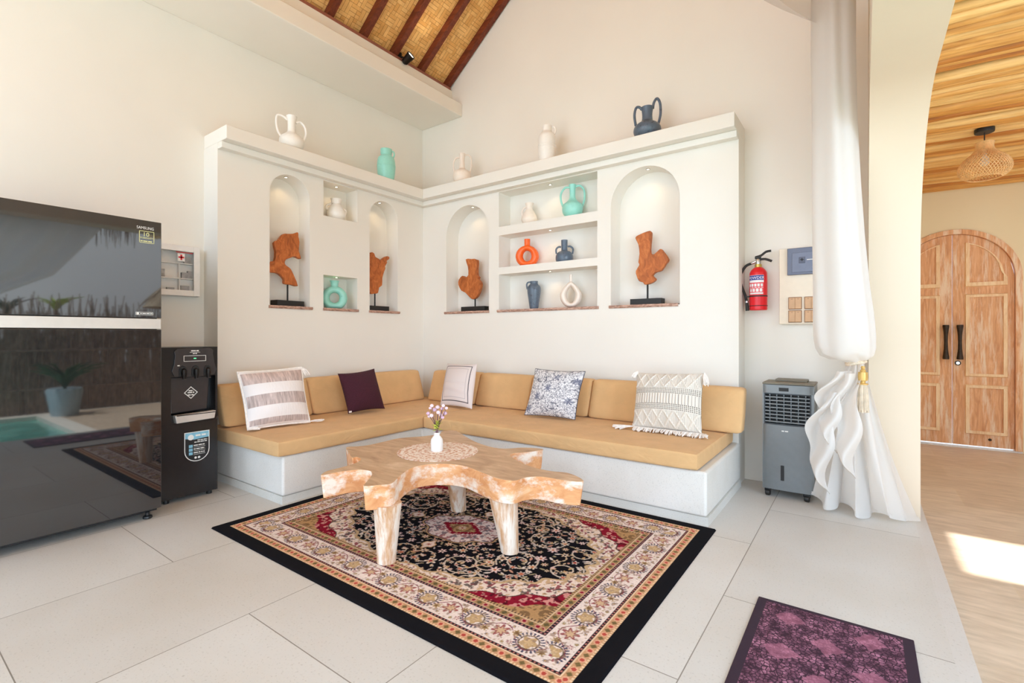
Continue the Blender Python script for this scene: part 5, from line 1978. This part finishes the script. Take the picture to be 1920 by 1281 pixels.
def curved_text(body, size, z, mat, parent, sx=1.0, r=0.0632):
    ob = text('print', body, size, (0, 0, 0), (1, 0, 0), (0, 0, 1), mat, parent, sx=sx)
    w = Vector(parent['_w'])
    for v in ob.data.vertices:
        c = v.co + w
        a = VA + c.x / r
        rr = r - c.y * 1.0
        v.co = Vector((ex + rr * math.cos(a), ey + rr * math.sin(a), z + c.z)) - w
    return ob


lb = label_band(1.555, 1.612, VA - .95, VA + .95, M_lab, 'label')
label_band(1.574, 1.610, VA - .93, VA + .93, M_labb, 'label_title', 0.0631)
curved_text('POWDER', 0.030, 1.581, M_lab, lb)
lb2 = label_band(1.462, 1.553, VA - .95, VA + .95, M_labr, 'instruction_label')
for k in range(5):
    a0 = VA - .88 + k * .36
    label_band(1.524, 1.546, a0, a0 + .27, M_lab, 'print', 0.0632)
    label_band(1.514, 1.518, a0 + .03, a0 + .30, M_lab, 'print', 0.0632)
for k in range(4):
    a0 = VA - .78 + k * .41
    label_band(1.484, 1.509, a0, a0 + .30, M_lab, 'pictogram', 0.0632)
label_band(1.466, 1.478, VA - .85, VA + .85, M_lab, 'print', 0.0632)

# ------------------------------------------------------------------ distribution board with switches
bx0, bx1 = -0.517, -0.205
yb = YW - 0.055
t = thing('distribution_board', 'Cream painted switchboard box with grey breaker cover on the wall behind the curtain', 'switchboard', ((bx0 + bx1) / 2, YW - .03, 1.24))
M_cream = plain('cream_paint', (238, 226, 206), 0.6, var=0.02)
B().box(bx0, bx1, yb, YW - .001, 1.236, 1.806).obj('box', M_cream, t, bevel=0.003)
M_gb = plain('grey_blue_cover', (104, 110, 130), 0.35, var=0.03)
br = B().box(-0.462, -0.215, yb - .022, yb, 1.602, 1.802).obj('breaker_cover', M_gb, t, bevel=0.004)
B().box(-0.430, -0.235, yb - .027, yb - .0221, 1.62, 1.765).obj('cover_door', plain('grey_blue_door', (114, 120, 140), 0.3, var=0.03), br, bevel=0.002)
lt = B().box(-0.385, -0.345, yb - .032, yb - .0271, 1.685, 1.73)
lt.obj('latch', plain('latch_grey', (86, 90, 108), 0.4), br, bevel=0.002)
b = B()
b.box(-.368, -.362, yb - .0335, yb - .032, 1.70, 1.722)
b.box(-.378, -.352, yb - .0335, yb - .032, 1.708, 1.713)
b.obj('cross_mark', M_black, br)
B().box(-.335, -.29, yb - .028, yb - .027, 1.706, 1.711).obj('wordmark', M_print, br)
M_sw = plain('tan_switch', (206, 164, 122), 0.4, var=0.04)
M_swd = plain('dark_switch_frame', (150, 110, 76), 0.5)
nm = {(0, 0): 'Tan square double switch, lower left of the four', (0, 1): 'Tan square double switch, upper left of the four', (1, 0): 'Tan square double switch, lower right of the four, half behind the curtain', (1, 1): 'Tan square double switch, upper right of the four, half behind the curtain'}
for i, xx in enumerate((-0.456, -0.352)):
    for j, zz in enumerate((1.246, 1.345)):
        s = thing('light_switch', nm[(i, j)] + ' on the switchboard', 'switch', (xx + .045, yb, zz), 'tan switches on the switchboard')
        B().box(xx, xx + .088, yb - .008, yb - .0002, zz, zz + .092).obj('plate', M_swd, s, bevel=0.003)
        for k in range(2):
            B().box(xx + .004 + k * .0405, xx + .0435 + k * .0405, yb - .014, yb - .008, zz + .005, zz + .087).obj('rocker', M_sw, s, bevel=0.0015)
            B().box(xx + .018 + k * .0405, xx + .030 + k * .0405, yb - .0146, yb - .0141, zz + .075, zz + .078).obj('mark', M_swd, s)

# ------------------------------------------------------------------ evaporative air cooler
cx0, cx1, cyf, cyb = -0.585, -0.268, 3.885, 4.15
t = thing('air_cooler', 'Grey portable air cooler on castors standing beside the bench', 'air cooler', ((cx0 + cx1) / 2, (cyf + cyb) / 2, 0))
M_cg = plain('silver_grey_plastic', (122, 126, 128), 0.32, 0.5, 0.03)
M_cd = plain('dark_grey_plastic', (66, 72, 78), 0.45, 0.1)
M_ct = plain('khaki_grey_top', (128, 120, 104), 0.5)
g0, g1, gz0, gz1 = cx0 + .014, cx1 - .022, 0.525, 0.735
b = B()
b.box(cx0, cx1, cyf + .05, cyb, 0.058, 0.80)
b.box(cx0, cx1, cyf, cyf + .05, 0.058, gz0)
b.box(cx0, cx1, cyf, cyf + .05, gz1, 0.80)
b.box(cx0, g0, cyf, cyf + .05, gz0, gz1)
b.box(g1, cx1, cyf, cyf + .05, gz0, gz1)
b.obj('housing', M_cg, t)
for z0_, z1_, nm_ in ((0.06, gz0 - .007, 'front_panel'), (gz1 + .006, 0.799, 'top_front_panel')):
    pr = [(cx0 + .004 + (cx1 - cx0 - .008) * k / 24, cyf - 0.013 * math.sin(math.pi * k / 24) ** 0.45) for k in range(25)]
    B().prism([(cx0 + .004, cyf + .001)] + pr + [(cx1 - .004, cyf + .001)], (0, 0, 0), (1, 0, 0), (0, 1, 0), (0, 0, 1), z0_, z1_).obj(nm_, M_cg, t, smooth=True, angle=50)
B().box(cx0 - .003, cx1 + .003, cyf + .002, cyb + .003, 0.80, 0.815).obj('top_panel', M_ct, t, bevel=0.006)
B().box(cx0 + .065, cx1 - .05, cyf + .12, cyb - .02, 0.815, 0.832).obj('top_lid', M_ct, t, bevel=0.004)
b = B()
for k in range(8):
    z = gz0 + .010 + k * (gz1 - gz0 - .012) / 8
    b.box(g0 + .001, g1 - .001, cyf - .006, cyf + .020, z, z + .009)
b.obj('louvre', M_cg, t, bevel=0.002)
b = B()
for k in range(6):
    x = g0 + .03 + k * (g1 - g0 - .06) / 5
    b.box(x - .003, x + .003, cyf + .020, cyf + .042, gz0 + .003, gz1 - .003)
b.obj('vane', M_cg, t)
B().box(g0 + .002, g1 - .002, cyf + .043, cyf + .049, gz0 + .002, gz1 - .002).obj('grille_back', M_black, t)
b = B()
for q in ((g0 - .004, g1 + .004, gz1 - .002, gz1 + .005), (g0 - .004, g1 + .004, gz0 - .006, gz0 + .001), (g0 - .004, g0 + .004, gz0, gz1), (g1 - .004, g1 + .004, gz0, gz1)):
    b.box(q[0], q[1], cyf - .008, cyf, q[2], q[3])
b.obj('grille_frame', M_cd, t, bevel=0.002)
B().box(cx0 + .105, cx0 + .165, cyf - .0150, cyf - .011, 0.757, 0.782).obj('display', M_black, t)
B().prism(catmull([(cx0 + .118, .13), (cx0 + .136, .13), (cx0 + .138, .14), (cx0 + .138, .225), (cx0 + .136, .235), (cx0 + .118, .235), (cx0 + .116, .225), (cx0 + .116, .14)], 2), (0, cyf - .0115, 0), (1, 0, 0), (0, 0, 1), (0, -1, 0), 0.0, 0.003).obj('water_window', M_black, t)
bars(t, M_print, (cx0 + .122, cyf - .0135, 0.474), (1, 0, 0), (0, 0, 1), 0.04, 0.008, 3, 'logo')
B().box(cx1, cx1 + .002, cyf + .03, cyf + .055, 0.715, 0.76).obj('side_grip', M_cd, t)
for xx, yy in ((cx0 + .03, cyf + .03), (cx1 - .045, cyf + .02), (cx0 + .03, cyb - .04), (cx1 - .04, cyb - .04)):
    q = Matrix.Translation((xx, yy, 0.023)) @ Matrix.Rotation(math.pi / 2, 4, 'Y')
    cs = B().lathe([(0.016, -0.017), (0.0225, -0.012), (0.0225, 0.012), (0.016, 0.017)], M=q, n=18).obj('castor', M_black, t, smooth=True)
    B().box(xx - .021, xx + .021, yy - .01, yy + .016, 0.030, 0.0575).obj('castor_fork', M_black, cs, bevel=0.006)

# ------------------------------------------------------------------ curtains
tc = NT('white_voile')
tc.set(lin(242, 239, 236), 0.9, 0, 0.1)
tr = tc.node('ShaderNodeBsdfTranslucent')
tr.inputs[0].default_value = (*lin(242, 239, 236), 1)
mx = tc.node('ShaderNodeMixShader')
mx.inputs[0].default_value = 0.45
tc.link(tc.b.outputs[0], mx.inputs[1])
tc.link(tr.outputs[0], mx.inputs[2])
tp_ = tc.node('ShaderNodeBsdfTransparent')
mx2 = tc.node('ShaderNodeMixShader')
mx2.inputs[0].default_value = 0.06
tc.link(mx.outputs[0], mx2.inputs[1])
tc.link(tp_.outputs[0], mx2.inputs[2])
tc.link(mx2.outputs[0], tc.out.inputs['Surface'])
M_voile = tc.m

TIE = (-0.035, 3.68, 0.975)
t = thing('curtain', 'White sheer curtain gathered and tied back at the far side of the archway', 'curtain', (TIE[0], TIE[1], 0), 'archway curtains')


def loft(levels, n=96, folds=7, ph=0.0):
    rows = []
    for (z, cx, cy, ax, ay, amp) in levels:
        ring = []
        for k in range(n):
            a = 2 * math.pi * k / n
            w = 1 + amp * math.sin(folds * a + ph + 0.9 * math.sin(3 * a + z * 1.3)) + amp * 0.5 * math.sin(5 * a + 1 + z * 0.8)
            ring.append((cx + ax * math.cos(a) * w, cy + ay * math.sin(a) * w, z + (0.012 * math.sin(4 * a + ph) if z < 1.2 and z > 1.0 else 0)))
        rows.append(ring)
    return rows


lv = [(3.45, -.150, 3.62, .118, .20, .045), (2.9, -.150, 3.62, .118, .20, .045), (2.5, -.145, 3.62, .118, .19, .045), (2.1, -.138, 3.62, .124, .18, .045), (1.75, -.128, 3.63, .132, .165, .045), (1.45, -.115, 3.64, .142, .15, .045),
      (1.25, -.105, 3.65, .152, .145, .06), (1.14, -.100, 3.655, .155, .14, .05), (1.07, -.095, 3.66, .150, .135, .05), (1.03, -.088, 3.665, .135, .12, .05), (1.008, -.075, 3.67, .100, .095, .06), (0.995, -.05, 3.675, .060, .06, .05), (0.975, -.035, 3.68, .042, .042, .05)]
lz = [l[0] for l in lv][::-1]
fine = []
for z in list(np.linspace(3.45, 1.16, 36)) + list(np.linspace(1.14, 0.975, 16)):
    fine.append((z, *[float(np.interp(z, lz, [l[i] for l in lv][::-1])) for i in range(1, 6)]))
B().grid(loft(fine), wrap=True).obj('gathered_drape', M_voile, t, smooth=True, angle=80)

# lower skirt: an open fan of folds that spreads along the floor
rows = []
nz, na = 40, 110
for i in range(nz):
    s = i / (nz - 1)
    z = 0.975 * (1 - s) + 0.004
    row = []
    for k in range(na):
        u = k / (na - 1)                       # 0 = left, 1 = right
        e = s ** 1.15
        x0, x1 = TIE[0] - .04 - .20 * s ** 0.8, TIE[0] + .04 + .268 * e
        x = x0 + (x1 - x0) * u
        yc = TIE[1] + .03 + (3.80 - TIE[1]) * e
        fold = math.sin(u * 21 + 1.2 * math.sin(s * 2.5) + 0.6) * (0.018 + 0.055 * s) * (0.5 + 0.5 * math.sin(math.pi * min(1, u + .12)))
        y = yc + fold - 0.05 * s * math.sin(math.pi * u)
        zz = z + (0.02 * math.sin(u * 17 + 2) + .02) * (s > 0.97)
        if u < 0.45:
            zz += 0.05 * s * s * (0.45 - u)
        row.append((x + 0.012 * math.sin(u * 40 + s * 5) * s, min(y, 3.915), max(0.004, zz)))
    rows.append(row)
B().grid(rows).obj('lower_drape', M_voile, t, smooth=True, angle=80)
# cascade of the hem on the left side
M_hem = plain('curtain_hem_thread', (196, 186, 174), 0.8)
for (xs0, lean, z1_, zb, wd) in ((-0.10, -0.085, 0.93, 0.50, 0.115), (-0.055, -0.03, 0.92, 0.36, 0.13), (-0.13, -0.10, 0.80, 0.24, 0.13)):
    rows = []
    for i in range(26):
        s = i / 25
        z = z1_ + (zb - z1_) * s
        row = []
        for k in range(26):
            u = k / 25
            w = wd * (0.25 + 0.75 * math.sin(math.pi * min(1, 0.12 + s * 0.75)))
            x = xs0 + lean * math.sin(s * 2.2) + (u - .5) * w + 0.018 * math.sin(s * 11 + u * 2)
            y = 3.60 - 0.045 * math.sin(u * math.pi * 2 + s * 5) - 0.03 * s
            row.append((x, y, z - 0.10 * s * (1 - u) * 0.0 + (0.16 * (0.5 - u)) * s))
        rows.append(row)
    B().grid(rows).obj('hem_ruffle', M_voile, t, smooth=True, angle=80)
    B().tube(rows[-1], 0.0022, 5).obj('hem_edge', M_hem, t, smooth=True)

# header swag that bellies into the room
rows = []
for i in range(34):
    s = i / 33
    yy = 3.64 + (1.75 - 3.64) * s
    row = []
    for k in range(26):
        u = k / 25
        zt_ = 3.60
        zl = 3.10 - 0.36 * s ** 0.8
        z = zt_ + (zl - zt_) * u
        belly = (0.19 + 0.34 * math.sin(math.pi * min(1, s * .7))) * math.sin(u * math.pi * 0.60)
        x = -0.05 - belly - 0.012 * math.sin(u * 16 + s * 3)
        if u > 0.86:
            x += (u - .86) * 0.5 * belly / 0.3
        row.append((x, yy, z))
    rows.append(row)
B().grid(rows).obj('header_swag', M_voile, t, smooth=True, angle=80)
# tie rope and tassel
M_rope = plain('champagne_rope', (226, 208, 184), 0.6, var=0.2, scale=90)
tt_ = thing('curtain_tieback', 'Cream rope tieback with gold ring and beige tassel around the curtain', 'tieback', (0.0, 3.60, 0.70))
b = B()
for q in range(2):
    b.tube([(TIE[0] + .05 * math.cos(a), TIE[1] + .05 * math.sin(a), 0.978 + q * .012 + .012 * math.cos(a)) for a in [2 * math.pi * k / 30 for k in range(30)]], 0.0075, 8, closed=True)
b.obj('rope', M_rope, tt_, smooth=True)
tx, ty = 0.0, 3.615
B().lathe([(0.008, 0.965), (0.012, 0.955), (0.008, 0.945), (0.016, 0.94), (0.014, 0.93), (0.024, 0.928), (0.026, 0.90), (0.024, 0.878), (0.014, 0.875), (0.013, 0.862), (0.028, 0.86), (0.026, 0.853)], (tx, ty, 0), 20).obj('ring', plain('gold_bead', (214, 176, 104), 0.35, 0.4), tt_, smooth=True)
b = B()
rq = random.Random(4)
for k in range(60):
    a = rq.uniform(0, 2 * math.pi)
    r = 0.022 * math.sqrt(rq.uniform(0, 1))
    b.tube([(tx + r * math.cos(a) * .9, ty + r * math.sin(a) * .9, 0.855), (tx + r * math.cos(a) * 1.15, ty + r * math.sin(a) * 1.1, 0.78), (tx + r * math.cos(a) * 1.3, ty + r * math.sin(a) * 1.2, rq.uniform(0.685, 0.70))], 0.0042, 5)
b.obj('tassel', plain('beige_tassel', (214, 198, 176), 0.8, var=0.15), tt_, smooth=True)

# the other curtain of the archway, on its outer side (seen in the refrigerator's reflection)
t2 = thing('curtain', 'Sheer curtain on the near side of the archway, mirrored in the refrigerator', 'curtain', (0.40, 0.1, 0), 'archway curtains')
edge_y = [1.95, 1.885, 1.685, 1.45, 1.02, 0.4, -0.3, -0.62]
edge_z = [2.62, 2.46, 2.17, 1.85, 1.60, 1.34, 1.08, 0.95]
rows = []
for i in range(50):
    s = i / 49                            # 0 rail .. 1 tie
    ey_ = float(np.interp(s, np.linspace(0, 1, 8), edge_y))
    ez_ = float(np.interp(s, np.linspace(0, 1, 8), edge_z))
    row = []
    for k in range(90):
        u = k / 89                        # 0 jamb .. 1 free edge
        yj, zj = -0.98 + 0.2 * s, 2.64 - 1.6 * s
        q = u ** (1 - 0.35 * s)
        sag = 0.25 * math.sin(math.pi * u) * (1 - s) * s
        yy = yj + (ey_ - yj) * q
        zz = (2.64 - (2.64 - ez_) * q ** 2 if s < 1 else ez_) if False else (zj + (ez_ - zj) * q)
        row.append((0.41 + 0.04 * math.sin(u * 46 + 1.5 * s) * (1 - 0.4 * s), yy, zz + sag))
    rows.append(row)
B().grid(rows).obj('gathered_drape', M_voile, t2, smooth=True, angle=80)

for o in list(bpy.data.objects):
    if '_w' in o:
        del o['_w']
